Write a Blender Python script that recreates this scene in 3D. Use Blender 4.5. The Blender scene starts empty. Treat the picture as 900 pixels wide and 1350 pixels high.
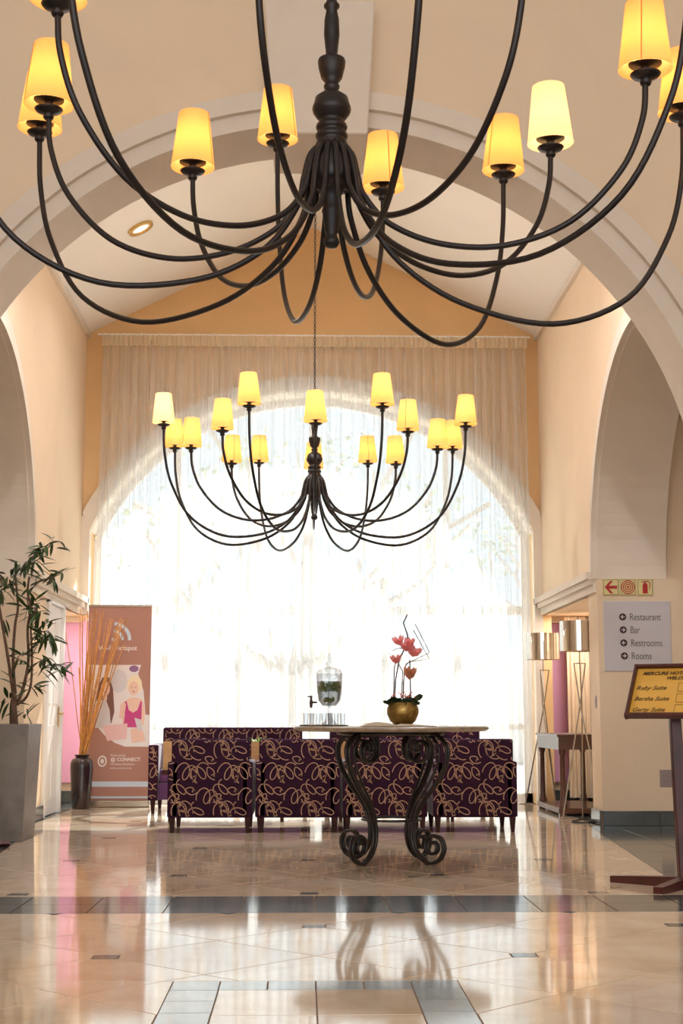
import bpy, bmesh, math, random
from math import sin, cos, pi, radians, sqrt, atan2, hypot
from mathutils import Vector, Matrix
random.seed(7)
R = random.Random(11)
sc = bpy.context.scene
col = sc.collection

# ------------------------------------------------------------------ camera
cam_d = bpy.data.cameras.new('camera'); cam = bpy.data.objects.new('camera', cam_d); col.objects.link(cam)
cam_d.sensor_fit = 'AUTO'; cam_d.sensor_width = 36; cam_d.lens = 50.0
cam.location = (-0.093, 0, 0.93)
cam.rotation_euler = (radians(90 + 8.19), 0, radians(-1.53))
cam_d.clip_end = 200
cam_d.dof.use_dof = False
sc.camera = cam
# ------------------------------------------------------------------ world, sun, exposure
sc.view_settings.view_transform = 'Standard'; sc.view_settings.look = 'None'
sc.view_settings.exposure = 0.15; sc.view_settings.gamma = 1.0; sc.view_settings.use_curve_mapping = False
w = bpy.data.worlds.new('world'); sc.world = w; w.use_nodes = True
bg = w.node_tree.nodes['Background']; bg.inputs[0].default_value = (0.86, 0.93, 1.0, 1); bg.inputs[1].default_value = 1.3
sun_d = bpy.data.lights.new('sun', 'SUN'); sun_d.energy = 17; sun_d.angle = radians(0.7); sun_d.color = (1, .95, .86)
sun = bpy.data.objects.new('sun', sun_d); col.objects.link(sun)
sun.rotation_euler = Vector((0.26, 0.62, 0.70)).to_track_quat('Z', 'Y').to_euler()   # lamp shines from behind the window
# added fill light behind the camera, brightens the near hall
fill_d = bpy.data.lights.new('fill_light', 'AREA'); fill_d.shape = 'RECTANGLE'; fill_d.size = 9; fill_d.size_y = 4.5
fill_d.energy = 175; fill_d.color = (1, .95, .91)
fill = bpy.data.objects.new('fill_light', fill_d); col.objects.link(fill)
fill.location = (0, -3.5, 3.8); fill.rotation_euler = (radians(90), 0, 0)
port_d = bpy.data.lights.new('window_portal', 'AREA'); port_d.shape = 'RECTANGLE'; port_d.size = 4.84; port_d.size_y = 4.5
port_d.cycles.is_portal = True
port = bpy.data.objects.new('window_portal', port_d); col.objects.link(port)
port.location = (0, 15.95, 2.25); port.rotation_euler = (radians(-90), 0, 0)

# ------------------------------------------------------------------ materials
def srgb(r, g, b):
    f = lambda c: (c/255/12.92) if c/255 <= .04045 else ((c/255+.055)/1.055)**2.4
    return (f(r), f(g), f(b), 1)
def mat(name, c, rough=.6, metal=0, spec=.5, vary=0.0, scale=4, bump=0.0, bscale=40, rnd=0.0, sheen=0, coat=0, c2=None):
    m = bpy.data.materials.new(name); m.use_nodes = True
    nt = m.node_tree; b = nt.nodes['Principled BSDF']
    b.inputs['Base Color'].default_value = c; b.inputs['Roughness'].default_value = rough
    b.inputs['Metallic'].default_value = metal; b.inputs['Specular IOR Level'].default_value = spec
    if sheen: b.inputs['Sheen Weight'].default_value = sheen
    if coat: b.inputs['Coat Weight'].default_value = coat; b.inputs['Coat Roughness'].default_value = .05
    tc = nt.nodes.new('ShaderNodeTexCoord')
    last = None
    if vary or c2:
        n = nt.nodes.new('ShaderNodeTexNoise'); n.inputs['Scale'].default_value = scale; n.inputs['Detail'].default_value = 6
        n.inputs['Roughness'].default_value = .6; n.inputs['Distortion'].default_value = .6
        nt.links.new(tc.outputs['Object'], n.inputs['Vector'])
        mx = nt.nodes.new('ShaderNodeMix'); mx.data_type = 'RGBA'
        mx.inputs['A'].default_value = c
        d = c2 if c2 else tuple(x*(1-vary) for x in c[:3]) + (1,)
        mx.inputs['B'].default_value = d
        rp = nt.nodes.new('ShaderNodeMapRange'); rp.inputs['From Min'].default_value = .35; rp.inputs['From Max'].default_value = .68
        nt.links.new(n.outputs['Fac'], rp.inputs['Value']); nt.links.new(rp.outputs['Result'], mx.inputs['Factor'])
        last = mx.outputs['Result']
        nt.links.new(last, b.inputs['Base Color'])
    if rnd:
        oi = nt.nodes.new('ShaderNodeObjectInfo'); mr = nt.nodes.new('ShaderNodeMapRange')
        mr.inputs['To Min'].default_value = 1-rnd; mr.inputs['To Max'].default_value = 1+rnd*.4
        nt.links.new(oi.outputs['Random'], mr.inputs['Value'])
        h = nt.nodes.new('ShaderNodeHueSaturation')
        if last: nt.links.new(last, h.inputs['Color'])
        else: h.inputs['Color'].default_value = c
        nt.links.new(mr.outputs['Result'], h.inputs['Value']); nt.links.new(h.outputs['Color'], b.inputs['Base Color'])
    if bump:
        n2 = nt.nodes.new('ShaderNodeTexNoise'); n2.inputs['Scale'].default_value = bscale; n2.inputs['Detail'].default_value = 4
        nt.links.new(tc.outputs['Object'], n2.inputs['Vector'])
        bp = nt.nodes.new('ShaderNodeBump'); bp.inputs['Strength'].default_value = bump; bp.inputs['Distance'].default_value = .01
        nt.links.new(n2.outputs['Fac'], bp.inputs['Height']); nt.links.new(bp.outputs['Normal'], b.inputs['Normal'])
    return m
M = {}
M['peach'] = mat('peach_plaster', srgb(239, 216, 187), .85, spec=.2, vary=.06, scale=1.2, bump=.08, bscale=30)
M['ochre'] = mat('ochre_plaster', srgb(234, 196, 146), .85, spec=.2, vary=.06, scale=1.2, bump=.08, bscale=30)
M['trim'] = mat('cream_plaster', srgb(232, 219, 203), .8, spec=.2, vary=.06, scale=2, bump=.06, bscale=30)
M['ceil'] = mat('white_plaster', srgb(246, 242, 236), .85, spec=.2, vary=.03, scale=1)
M['whitep'] = mat('white_paint', srgb(245, 243, 240), .35)
M['iron'] = mat('black_iron', srgb(44, 36, 34), .33, metal=.35, spec=.6, vary=.3, scale=20)
M['bronze'] = mat('dark_bronze', srgb(38, 31, 30), .38, metal=.2, spec=.5, vary=.3, scale=15)
M['marble'] = mat('cream_marble', srgb(236, 216, 192), .075, spec=.6, scale=2.2, rnd=.10, c2=srgb(214, 186, 156), coat=.3)
M['slate'] = mat('dark_green_slate', srgb(86, 94, 94), .12, spec=.55, scale=3, rnd=.18, c2=srgb(58, 68, 68), coat=.2)
M['slatel'] = mat('pale_blue_slate', srgb(186, 192, 194), .1, spec=.55, scale=3, rnd=.12, c2=srgb(160, 168, 172), coat=.2)
M['grout'] = mat('grout', srgb(140, 112, 92), .7)
M['plum'] = mat('plum_satin', srgb(92, 34, 98), .5, spec=.4, vary=.2, scale=30, sheen=.6, bump=.05, bscale=300)
M['wine'] = mat('wine_weave', srgb(50, 15, 42), .75, spec=.2, vary=.3, scale=60, bump=.15, bscale=400)
M['tan'] = mat('tan_cord', srgb(178, 138, 112), .8)
M['darkwood'] = mat('dark_wood', srgb(66, 30, 26), .6, spec=.25, scale=9, c2=srgb(46, 20, 18))
M['midwood'] = mat('brown_wood', srgb(96, 54, 34), .35, scale=9, c2=srgb(66, 34, 22), coat=.3)
M['mahog'] = mat('red_mahogany', srgb(84, 32, 24), .35, scale=8, c2=srgb(58, 20, 17), coat=.2)
M['lightwood'] = mat('light_wood', srgb(214, 170, 118), .6, scale=12, c2=srgb(190, 144, 96))
M['bamboo'] = mat('golden_bamboo', srgb(222, 158, 78), .4, rnd=.3, scale=20, c2=srgb(196, 128, 56))
M['ceramic'] = mat('brown_glaze', srgb(50, 32, 32), .22, scale=5, c2=srgb(34, 22, 24), coat=.5)
M['gold'] = mat('hammered_gold', srgb(176, 146, 84), .3, metal=.85, bump=.3, bscale=60, scale=20, c2=srgb(130, 104, 56))
M['brass'] = mat('brass', srgb(212, 176, 110), .3, metal=.8)
M['chrome'] = mat('mirror_chrome', srgb(214, 206, 196), .06, metal=1)
M['steel'] = mat('satin_steel', srgb(178, 164, 146), .25, metal=.9)
M['zinc'] = mat('brushed_zinc', srgb(150, 142, 134), .42, metal=.55, scale=6, c2=srgb(128, 120, 114))
M['soil'] = mat('soil', srgb(52, 38, 28), .95, bump=.6, bscale=60)
M['bark'] = mat('bark', srgb(128, 100, 82), .85, scale=30, c2=srgb(92, 68, 54))
M['leaf'] = mat('leaf_green', srgb(66, 92, 40), .4, rnd=.4, scale=8, c2=srgb(44, 66, 30))
M['grass'] = mat('bright_grass', srgb(132, 190, 60), .5)
M['sedum'] = mat('dark_sedum', srgb(48, 62, 34), .5, rnd=.4)
M['mint'] = mat('lime_slices', srgb(110, 134, 44), .5, scale=40, c2=srgb(66, 92, 26))
M['twig'] = mat('purple_twig', srgb(72, 42, 58), .6)
M['stone'] = mat('beige_stone', srgb(170, 152, 128), .3, scale=14, c2=srgb(130, 110, 92))
M['paper'] = mat('cream_paper', srgb(222, 206, 182), .7)
M['leather'] = mat('brown_leather', srgb(88, 60, 52), .5)
M['pink'] = mat('pink_panel', srgb(228, 168, 198), .75)
M['drape'] = mat('cream_drape', srgb(240, 216, 184), .85, sheen=.2)
M['signgrey'] = mat('grey_board', srgb(206, 200, 204), .45)
M['ink'] = mat('maroon_ink', srgb(62, 22, 34), .5)
M['inkgrey'] = mat('grey_ink', srgb(104, 92, 92), .5)
M['red'] = mat('red_print', srgb(182, 34, 34), .45)
M['fireyel'] = mat('pale_yellow_print', srgb(226, 210, 150), .45)
M['board'] = mat('yellow_board', srgb(226, 172, 70), .5)
M['boardink'] = mat('black_ink', srgb(58, 38, 20), .5)
M['plate'] = mat('grey_plate', srgb(158, 140, 136), .4)
M['cable'] = mat('black_rubber', srgb(24, 22, 24), .5)
M['bbrown'] = mat('banner_brown_backlit', srgb(182, 136, 122), .6, spec=.2)  # brown lightened: backlight through the sheet is put into the colour
M['bwhite'] = mat('banner_white', srgb(240, 232, 230), .55)
M['bblue'] = mat('banner_blue', srgb(206, 222, 236), .5)
M['bskin'] = mat('print_skin', srgb(244, 206, 186), .6)
M['bhair'] = mat('print_brown_hair', srgb(132, 92, 78), .6)
M['bblond'] = mat('print_blond_hair', srgb(250, 232, 196), .6)
M['bmag'] = mat('print_magenta', srgb(206, 72, 140), .6)
M['bpink'] = mat('print_pink', srgb(238, 198, 196), .6)
M['bgrey'] = mat('print_grey', srgb(222, 218, 220), .6)
M['bpurp'] = mat('print_purple', srgb(150, 110, 150), .6)
M['pave'] = mat('white_paving', srgb(222, 216, 208), .8, scale=3, c2=srgb(200, 194, 186))
M['bushy'] = mat('pale_bush_leaf', srgb(178, 190, 168), .7)
M['trunkout'] = mat('grey_bark', srgb(190, 186, 186), .85)

def glassmat(name, tint=(1, 1, 1, 1), fres=.10, rough=.02):
    m = bpy.data.materials.new(name); m.use_nodes = True; nt = m.node_tree; nt.nodes.clear()
    o = nt.nodes.new('ShaderNodeOutputMaterial'); t = nt.nodes.new('ShaderNodeBsdfTransparent'); g = nt.nodes.new('ShaderNodeBsdfGlossy')
    t.inputs[0].default_value = tint; g.inputs['Roughness'].default_value = rough
    lw = nt.nodes.new('ShaderNodeLayerWeight'); lw.inputs['Blend'].default_value = .35
    mr = nt.nodes.new('ShaderNodeMapRange'); mr.inputs['To Min'].default_value = fres*.4; mr.inputs['To Max'].default_value = min(1, fres*6)
    mx = nt.nodes.new('ShaderNodeMixShader')
    nt.links.new(lw.outputs['Facing'], mr.inputs['Value']); nt.links.new(mr.outputs['Result'], mx.inputs[0])
    nt.links.new(t.outputs[0], mx.inputs[1]); nt.links.new(g.outputs[0], mx.inputs[2]); nt.links.new(mx.outputs[0], o.inputs[0])
    return m
M['pane'] = glassmat('window_glass', (.93, .97, .98, 1), .05)
M['glass'] = glassmat('clear_glass', (.90, .91, .93, 1), .08)
M['water'] = glassmat('water', (.97, .985, .97, 1), .04)

def fabric(name, c, transp, gain=.5):
    m = bpy.data.materials.new(name); m.use_nodes = True; nt = m.node_tree; nt.nodes.clear()
    o = nt.nodes.new('ShaderNodeOutputMaterial'); t = nt.nodes.new('ShaderNodeBsdfTransparent')
    d = nt.nodes.new('ShaderNodeBsdfDiffuse'); l = nt.nodes.new('ShaderNodeBsdfTranslucent')
    d.inputs[0].default_value = c; l.inputs[0].default_value = c
    a = nt.nodes.new('ShaderNodeMixShader'); a.inputs[0].default_value = gain
    b = nt.nodes.new('ShaderNodeMixShader')
    lw = nt.nodes.new('ShaderNodeLayerWeight'); lw.inputs['Blend'].default_value = .5
    mr = nt.nodes.new('ShaderNodeMapRange'); mr.inputs['To Min'].default_value = 1-transp; mr.inputs['To Max'].default_value = .8
    nt.links.new(lw.outputs['Facing'], mr.inputs['Value']); nt.links.new(mr.outputs['Result'], b.inputs[0])
    nt.links.new(d.outputs[0], a.inputs[1]); nt.links.new(l.outputs[0], a.inputs[2])
    nt.links.new(t.outputs[0], b.inputs[1]); nt.links.new(a.outputs[0], b.inputs[2]); nt.links.new(b.outputs[0], o.inputs[0])
    return m
M['petal'] = fabric('coral_petal', srgb(244, 160, 160), 0, .5)
M['petalo'] = fabric('olive_petal', srgb(214, 152, 120), 0, .5)
M['sheer'] = fabric('sheer_voile', srgb(232, 235, 236), .68, .42)
M['sheerhead'] = fabric('voile_heading', srgb(240, 228, 204), .14, .45)

def shade_mat(name, c, ec, es):
    m = bpy.data.materials.new(name); m.use_nodes = True; nt = m.node_tree; nt.nodes.clear()
    o = nt.nodes.new('ShaderNodeOutputMaterial')
    d = nt.nodes.new('ShaderNodeBsdfDiffuse'); l = nt.nodes.new('ShaderNodeBsdfTranslucent'); e = nt.nodes.new('ShaderNodeEmission')
    d.inputs[0].default_value = c; l.inputs[0].default_value = c
    e.inputs[0].default_value = ec; e.inputs[1].default_value = es
    a = nt.nodes.new('ShaderNodeMixShader'); a.inputs[0].default_value = .65
    s = nt.nodes.new('ShaderNodeAddShader')
    nt.links.new(d.outputs[0], a.inputs[1]); nt.links.new(l.outputs[0], a.inputs[2])
    nt.links.new(a.outputs[0], s.inputs[0]); nt.links.new(e.outputs[0], s.inputs[1]); nt.links.new(s.outputs[0], o.inputs[0])
    return m
M['shade'] = shade_mat('amber_lampshade', srgb(252, 214, 152), srgb(255, 190, 104), .34)
M['shadepale'] = shade_mat('pale_lampshade', srgb(252, 226, 180), srgb(255, 224, 170), .5)
M['seam'] = mat('shade_seam', srgb(236, 160, 76), .7)
bm_ = bpy.data.materials.new('glowing_bulb'); bm_.use_nodes = True
bm_.node_tree.nodes['Principled BSDF'].inputs['Emission Color'].default_value = srgb(255, 214, 140)
bm_.node_tree.nodes['Principled BSDF'].inputs['Emission Strength'].default_value = 6
M['bulb'] = bm_
lm = bpy.data.materials.new('spot_glow'); lm.use_nodes = True
M['spotglow'] = lm; lm.node_tree.nodes['Principled BSDF'].inputs['Emission Color'].default_value = (1, .92, .8, 1); lm.node_tree.nodes['Principled BSDF'].inputs['Emission Strength'].default_value = .8; lm.node_tree.nodes['Principled BSDF'].inputs['Base Color'].default_value = srgb(235, 225, 210)

# ------------------------------------------------------------------ helpers
def obj(name, bm, m, parent=None, smooth=False, angle=None):
    me = bpy.data.meshes.new(name)
    bmesh.ops.recalc_face_normals(bm, faces=bm.faces)
    if smooth:
        for f in bm.faces: f.smooth = True
        if angle:
            for e in bm.edges:
                if len(e.link_faces) == 2 and e.calc_face_angle(0) > angle: e.smooth = False
    bm.to_mesh(me); bm.free()
    for k in (m if isinstance(m, (list, tuple)) else [m]): me.materials.append(M[k] if isinstance(k, str) else k)
    o = bpy.data.objects.new(name, me); col.objects.link(o)
    if parent: o.parent = parent
    return o
def tag(o, label, cat, group=None, kind=None):
    o['label'] = label; o['category'] = cat
    if group: o['group'] = group
    if kind: o['kind'] = kind
    return o
def struct(name, bm, m, parent=None, **k):
    o = obj(name, bm, m, parent, **k)
    if not parent: o['kind'] = 'structure'
    return o
def thing(name, label, cat, loc=(0, 0, 0), rz=0, group=None):
    o = bpy.data.objects.new(name, None); o.empty_display_size = .1; col.objects.link(o)
    o.location = loc; o.rotation_euler = (0, 0, rz)
    return tag(o, label, cat, group)
def dup(root, loc=None, rz=None, label=None, group=None):
    def cp(o, par):
        c = o.copy(); col.objects.link(c)
        if par: c.parent = par
        for ch in list(o.children): cp(ch, c)
        return c
    r = cp(root, None)
    if loc: r.location = loc
    if rz is not None: r.rotation_euler[2] = rz
    if label: r['label'] = label
    if group: r['group'] = group
    return r
NB = bmesh.new
def box(bm, c, s, rot=None, bev=0, seg=2, mi=0):
    v = bmesh.ops.create_cube(bm, size=1)['verts']
    mtx = Matrix.Translation(c) @ (rot.to_4x4() if rot else Matrix()) @ Matrix.Diagonal((*s, 1))
    bmesh.ops.transform(bm, matrix=mtx, verts=v)
    fs = {f for x in v for f in x.link_faces}
    for f in fs: f.material_index = mi
    if bev:
        es = list({e for x in v for e in x.link_edges})
        r = bmesh.ops.bevel(bm, geom=es, offset=bev, segments=seg, affect='EDGES', profile=.5)
        for f in r['faces']: f.material_index = mi
    return bm
def taperbox(bm, c0, s0, c1, s1):
    vs = []
    for (c, s) in ((c0, s0), (c1, s1)):
        for sx, sy in ((-1, -1), (1, -1), (1, 1), (-1, 1)):
            vs.append(bm.verts.new((c[0]+sx*s[0]/2, c[1]+sy*s[1]/2, c[2])))
    bm.faces.new(vs[0:4][::-1]); bm.faces.new(vs[4:8])
    for i in range(4): bm.faces.new((vs[i], vs[(i+1) % 4], vs[4+(i+1) % 4], vs[4+i]))
def lathe(bm, prof, c=(0, 0, 0), n=24, cap=True, mi=0):
    rings = []
    for (r, z) in prof:
        if r < 1e-5: rings.append([bm.verts.new((c[0], c[1], c[2]+z))])
        else: rings.append([bm.verts.new((c[0]+r*cos(2*pi*i/n), c[1]+r*sin(2*pi*i/n), c[2]+z)) for i in range(n)])
    for a, b in zip(rings, rings[1:]):
        for i in range(n):
            j = (i+1) % n
            if len(a) == 1 and len(b) == 1: continue
            if len(a) == 1: f = bm.faces.new((a[0], b[j], b[i]))
            elif len(b) == 1: f = bm.faces.new((a[i], a[j], b[0]))
            else: f = bm.faces.new((a[i], a[j], b[j], b[i]))
            f.material_index = mi
    if cap:
        for rg in (rings[0], rings[-1]):
            if len(rg) > 2: bm.faces.new(rg).material_index = mi
def tube(bm, pts, r, n=6, cap=True, closed=False, flat=1.0):
    pts = [Vector(p) for p in pts]; N = len(pts)
    rr = r if isinstance(r, (list, tuple)) else [r]*N
    rings = []; up = None
    for i, p in enumerate(pts):
        if closed: t = pts[(i+1) % N]-pts[(i-1) % N]
        else: t = pts[min(i+1, N-1)]-pts[max(i-1, 0)]
        t.normalize()
        if up is None:
            up = Vector((0, 0, 1)) if abs(t.z) < .9 else Vector((0, 1, 0))
        s = t.cross(up)
        if s.length < 1e-4: s = t.orthogonal()
        s.normalize(); up = s.cross(t).normalized()
        rings.append([bm.verts.new(p + (s*cos(2*pi*k/n)*flat + up*sin(2*pi*k/n))*rr[i]) for k in range(n)])
    m = N if closed else N-1
    for i in range(m):
        a, b = rings[i], rings[(i+1) % N]
        for k in range(n): bm.faces.new((a[k], a[(k+1) % n], b[(k+1) % n], b[k]))
    if cap and not closed: bm.faces.new(rings[0]); bm.faces.new(rings[-1])
def crom(P, k=6):
    P = [Vector(p) for p in P]; Q = [2*P[0]-P[1]] + P + [2*P[-1]-P[-2]]; out = []
    for i in range(1, len(Q)-2):
        a, b, c, d = Q[i-1:i+3]
        for j in range(k):
            t = j/k
            out.append(.5*((2*b)+(c-a)*t+(2*a-5*b+4*c-d)*t*t+(3*b-a-3*c+d)*t**3))
    out.append(P[-1]); return out
def prism(bm, pts, frame, d0, d1, mi=0):
    """extrude a 2D outline; frame(u,v,d)->xyz"""
    a = [bm.verts.new(frame(u, v, d0)) for u, v in pts]; b = [bm.verts.new(frame(u, v, d1)) for u, v in pts]
    n = len(pts)
    f = [bm.faces.new(a), bm.faces.new(b[::-1])]
    for i in range(n): f.append(bm.faces.new((a[i], b[i], b[(i+1) % n], a[(i+1) % n])))
    for x in f: x.material_index = mi
def band(bm, P, Q, frame, d0, d1):
    """solid strip between two polylines P and Q"""
    rows = [[bm.verts.new(frame(p[0], p[1], d)) for p in L] for L in (P, Q) for d in (d0, d1)]
    p0, p1, q0, q1 = rows; n = len(P)
    for i in range(n-1):
        bm.faces.new((p0[i], p0[i+1], q0[i+1], q0[i])); bm.faces.new((p1[i], q1[i], q1[i+1], p1[i+1]))
        bm.faces.new((p0[i], p1[i], p1[i+1], p0[i+1])); bm.faces.new((q0[i], q0[i+1], q1[i+1], q1[i]))
    bm.faces.new((p0[0], q0[0], q1[0], p1[0])); bm.faces.new((p0[-1], p1[-1], q1[-1], q0[-1]))
FX = lambda u, v, d: (d, u, v)       # plane of constant x: u = y, v = z
FY = lambda u, v, d: (u, d, v)       # plane of constant y: u = x, v = z
FZ = lambda u, v, d: (u, v, d)
def arc(cu, cv, r, a0, a1, n=32):
    return [(cu+r*cos(radians(a0+(a1-a0)*i/n)), cv+r*sin(radians(a0+(a1-a0)*i/n))) for i in range(n+1)]
def text(s, size, mtx, m, name='lettering', parent=None, align='LEFT', shear=0, ext=.0008, xs=1.0, bold=0):
    cu = bpy.data.curves.new(name, 'FONT'); cu.body = s; cu.size = size; cu.align_x = align; cu.extrude = ext; cu.shear = shear
    cu.offset = bold; cu.resolution_u = 3
    t = bpy.data.objects.new('tmp_text', cu); col.objects.link(t)
    bpy.context.view_layer.update()
    me = bpy.data.meshes.new_from_object(t.evaluated_get(bpy.context.evaluated_depsgraph_get()))
    bpy.data.objects.remove(t); bpy.data.curves.remove(cu)
    me.transform(mtx @ Matrix.Diagonal((xs, 1, 1, 1))); me.materials.clear(); me.materials.append(M[m])
    o = bpy.data.objects.new(name, me); col.objects.link(o)
    if parent: o.parent = parent
    return o
def face_y(x, y, z):            # text frame that reads towards -y
    return Matrix.Translation((x, y, z)) @ Matrix.Rotation(radians(90), 4, 'X')

# ================================================================== THE SETTING
W = 2.5
# ---- floor: slab plus tiles with recessed joints
bm = NB(); box(bm, (0, 6.5, -.056), (14, 21, .1)); floor = struct('floor', bm, 'grout')
def clip(poly, a, b, c):          # keep a*x+b*y<=c
    out = []
    for i in range(len(poly)):
        p, q = poly[i], poly[(i+1) % len(poly)]
        fp, fq = a*p[0]+b*p[1]-c, a*q[0]+b*q[1]-c
        if fp <= 0: out.append(p)
        if (fp < 0 < fq) or (fq < 0 < fp):
            t = fp/(fp-fq); out.append((p[0]+(q[0]-p[0])*t, p[1]+(q[1]-p[1])*t))
    return out
def area(p): return abs(sum(p[i][0]*p[(i+1) % len(p)][1]-p[(i+1) % len(p)][0]*p[i][1] for i in range(len(p))))/2
tile_cache = {}
def tile(poly, m, name, gap=.0035):
    if len(poly) < 3 or area(poly) < .003: return
    cx = sum(p[0] for p in poly)/len(poly); cy = sum(p[1] for p in poly)/len(poly)
    loc = [(p[0]-cx, p[1]-cy) for p in poly]
    key = (m, tuple((round(a, 3), round(b, 3)) for a, b in loc))
    me = tile_cache.get(key)
    if not me:
        rad = [hypot(*p) for p in loc]
        top = [(p[0]*(1-gap/r*1.3), p[1]*(1-gap/r*1.3)) for p, r in zip(loc, rad)]
        b = NB(); n = len(loc)
        tv = [b.verts.new((*p, 0)) for p in top]
        ev = [b.verts.new((p[0]*1.002, p[1]*1.002, -.0016)) for p in top]
        lv = [b.verts.new((p[0]*1.002, p[1]*1.002, -.0062)) for p in top]
        b.faces.new(tv)
        for A, B in ((tv, ev), (ev, lv)):
            for i in range(n): b.faces.new((A[i], B[i], B[(i+1) % n], A[(i+1) % n]))
        bmesh.ops.recalc_face_normals(b, faces=b.faces)
        me = bpy.data.meshes.new(name); b.to_mesh(me); b.free()
        me.materials.append(M[m]); tile_cache[key] = me
    o = bpy.data.objects.new(name, me); o.location = (cx, cy, 0); col.objects.link(o); o.parent = floor
# aisle edge: from (2.36,12.4) to (2.0,8.0)
def edge_x(y): return 2.36+(y-12.4)*(.36/4.4)
def slanted(poly, s):            # keep the nave side
    k = .36/4.4
    return clip(poly, s, -k, 2.36-12.4*k) if s > 0 else clip(poly, -1, -k, 2.36-12.4*k)
def lattice(x0, y0, a, b, ymin, ymax, cut, hole=None, dsz=.05):
    for i in range(-9, 10):
        for j in range(-14, 15):
            if (i+j) % 2 == 0: continue
            # diamond with half diagonals a/2*... centred between lattice lines
            cx, cy = x0+i*a/2*1.0, y0+j*b/2*1.0
            poly = [(cx-a/2, cy), (cx, cy-b/2), (cx+a/2, cy), (cx, cy+b/2)]
            # dots sit where i,j corners fall on the (even,even) sites of the coarse grid
            for (vx, vy, ii, jj) in ((-1, 0, i-1, j), (1, 0, i+1, j), (0, -1, i, j-1), (0, 1, i, j+1)):
                if ii % 2 == 0 and jj % 2 == 0 and ((ii//2)+(jj//2)) % 2 == 0:
                    px, py = cx+vx*a/2, cy+vy*b/2
                    if vx: poly = clip(poly, vx, 0, vx*px-dsz) if vx > 0 else clip(poly, -1, 0, -px-dsz)
                    else: poly = clip(poly, 0, vy, vy*py-dsz*1.0) if vy > 0 else clip(poly, 0, -1, -py-dsz)
            poly = clip(clip(poly, 0, 1, ymax), 0, -1, -ymin)
            for s in cut:
                if len(poly) > 2: poly = s(poly)
            if len(poly) < 3: continue
            if hole:
                hx0, hx1, hy = hole
                if min(p[1] for p in poly) < hy:
                    parts = [clip(poly, 0, -1, -hy)]
                    low = clip(poly, 0, 1, hy)
                    if len(low) > 2:
                        parts += [clip(low, 1, 0, hx0), clip(low, -1, 0, -hx1)]
                    for q in parts: tile(q, 'marble', 'marble_tile')
                    continue
            tile(poly, 'marble', 'marble_tile')
    for i in range(-8, 9, 2):
        for j in range(-14, 15, 2):
            if ((i//2)+(j//2)) % 2: continue
            px, py = x0+i*a/2, y0+j*b/2
            if not (ymin+.06 < py < ymax-.06) or abs(px) > edge_x(py)-.1: continue
            if hole and hole[0]-.05 < px < hole[1]+.05 and py < hole[2]+.05: continue
            tile([(px-dsz, py-dsz), (px+dsz, py-dsz), (px+dsz, py+dsz), (px-dsz, py+dsz)], 'slate', 'inset_tile')
cutR = [lambda p: clip(p, 1, -.36/4.4, 2.36-12.4*.36/4.4), lambda p: clip(p, -1, -.36/4.4, 2.36-12.4*.36/4.4)]
lattice(-.055, 9.55, .77, .885, 7.675, 12.4, cutR)
lattice(-.055, 9.55, .77, .885, 12.4, 15.4, [lambda p: clip(p, 1, 0, 2.45), lambda p: clip(p, -1, 0, 2.45)])
lattice(-.04, 6.58, .82, .80, 3.2, 7.02, [lambda p: clip(p, 1, 0, 1.95), lambda p: clip(p, -1, 0, 1.95)], hole=(-.55, .46, 5.25))
for row, (ya, yb) in enumerate(((7.025, 7.35), (7.35, 7.672))):
    for k in range(-7, 6):
        xa = -.031+.365*k; tile([(xa, ya), (xa+.365, ya), (xa+.365, yb), (xa, yb)], 'slate', 'slate_tile')
# light border and centre tiles of the path towards the camera
yy = 5.25
for k in range(6):
    xa = -.55+k*1.01/6; tile([(xa, yy-.17), (xa+1.01/6, yy-.17), (xa+1.01/6, yy), (xa, yy)], 'slatel', 'border_tile')
for k in range(9):
    yb = yy-.17-.19*k
    for xa in (-.55, .29): tile([(xa, yb-.19), (xa+.17, yb-.19), (xa+.17, yb), (xa, yb)], 'slatel', 'border_tile')
for k in range(4):
    yb = yy-.17-.42*k
    for xa in (-.38, -.045): tile([(xa, yb-.42), (xa+.335, yb-.42), (xa+.335, yb), (xa, yb)], 'marble', 'marble_tile')
# slate aisles either side
for s in (1, -1):
    for i in range(0, 6):
        for j in range(0, 16):
            xa, ya = 1.95+i*.62, 3.2+j*.62
            p = [(xa, ya), (xa+.62, ya), (xa+.62, min(ya+.62, 12.47)), (xa, min(ya+.62, 12.47))]
            if ya >= 12.4: continue
            if ya+.62 > 7.03: p = clip(p, -1, .36/4.4, -(2.36-12.4*.36/4.4)) if ya > 6.9 else p
            if len(p) < 3: continue
            if s < 0: p = [(-x, y) for x, y in p][::-1]
            tile(p, 'slate', 'slate_tile')
# niche floors
for s in (1, -1):
    for j in range(6):
        p = [(2.45, 12.9+.5*j), (3.3, 12.9+.5*j), (3.3, 13.4+.5*j), (2.45, 13.4+.5*j)]
        tile([(s*x, y) for x, y in p][::s], 'slate', 'slate_tile')

# ---- transverse arch wall (front of the bay)
Y0, Y1, ZS, AR = 8.6, 9.1, 2.15, 2.5
bm = NB()
out = [(-6, 0), (-W, 0)] + [(-W, ZS)] + arc(0, ZS, AR, 180, 0, 48)[1:-1] + [(W, ZS), (W, 0), (6, 0)]
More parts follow.
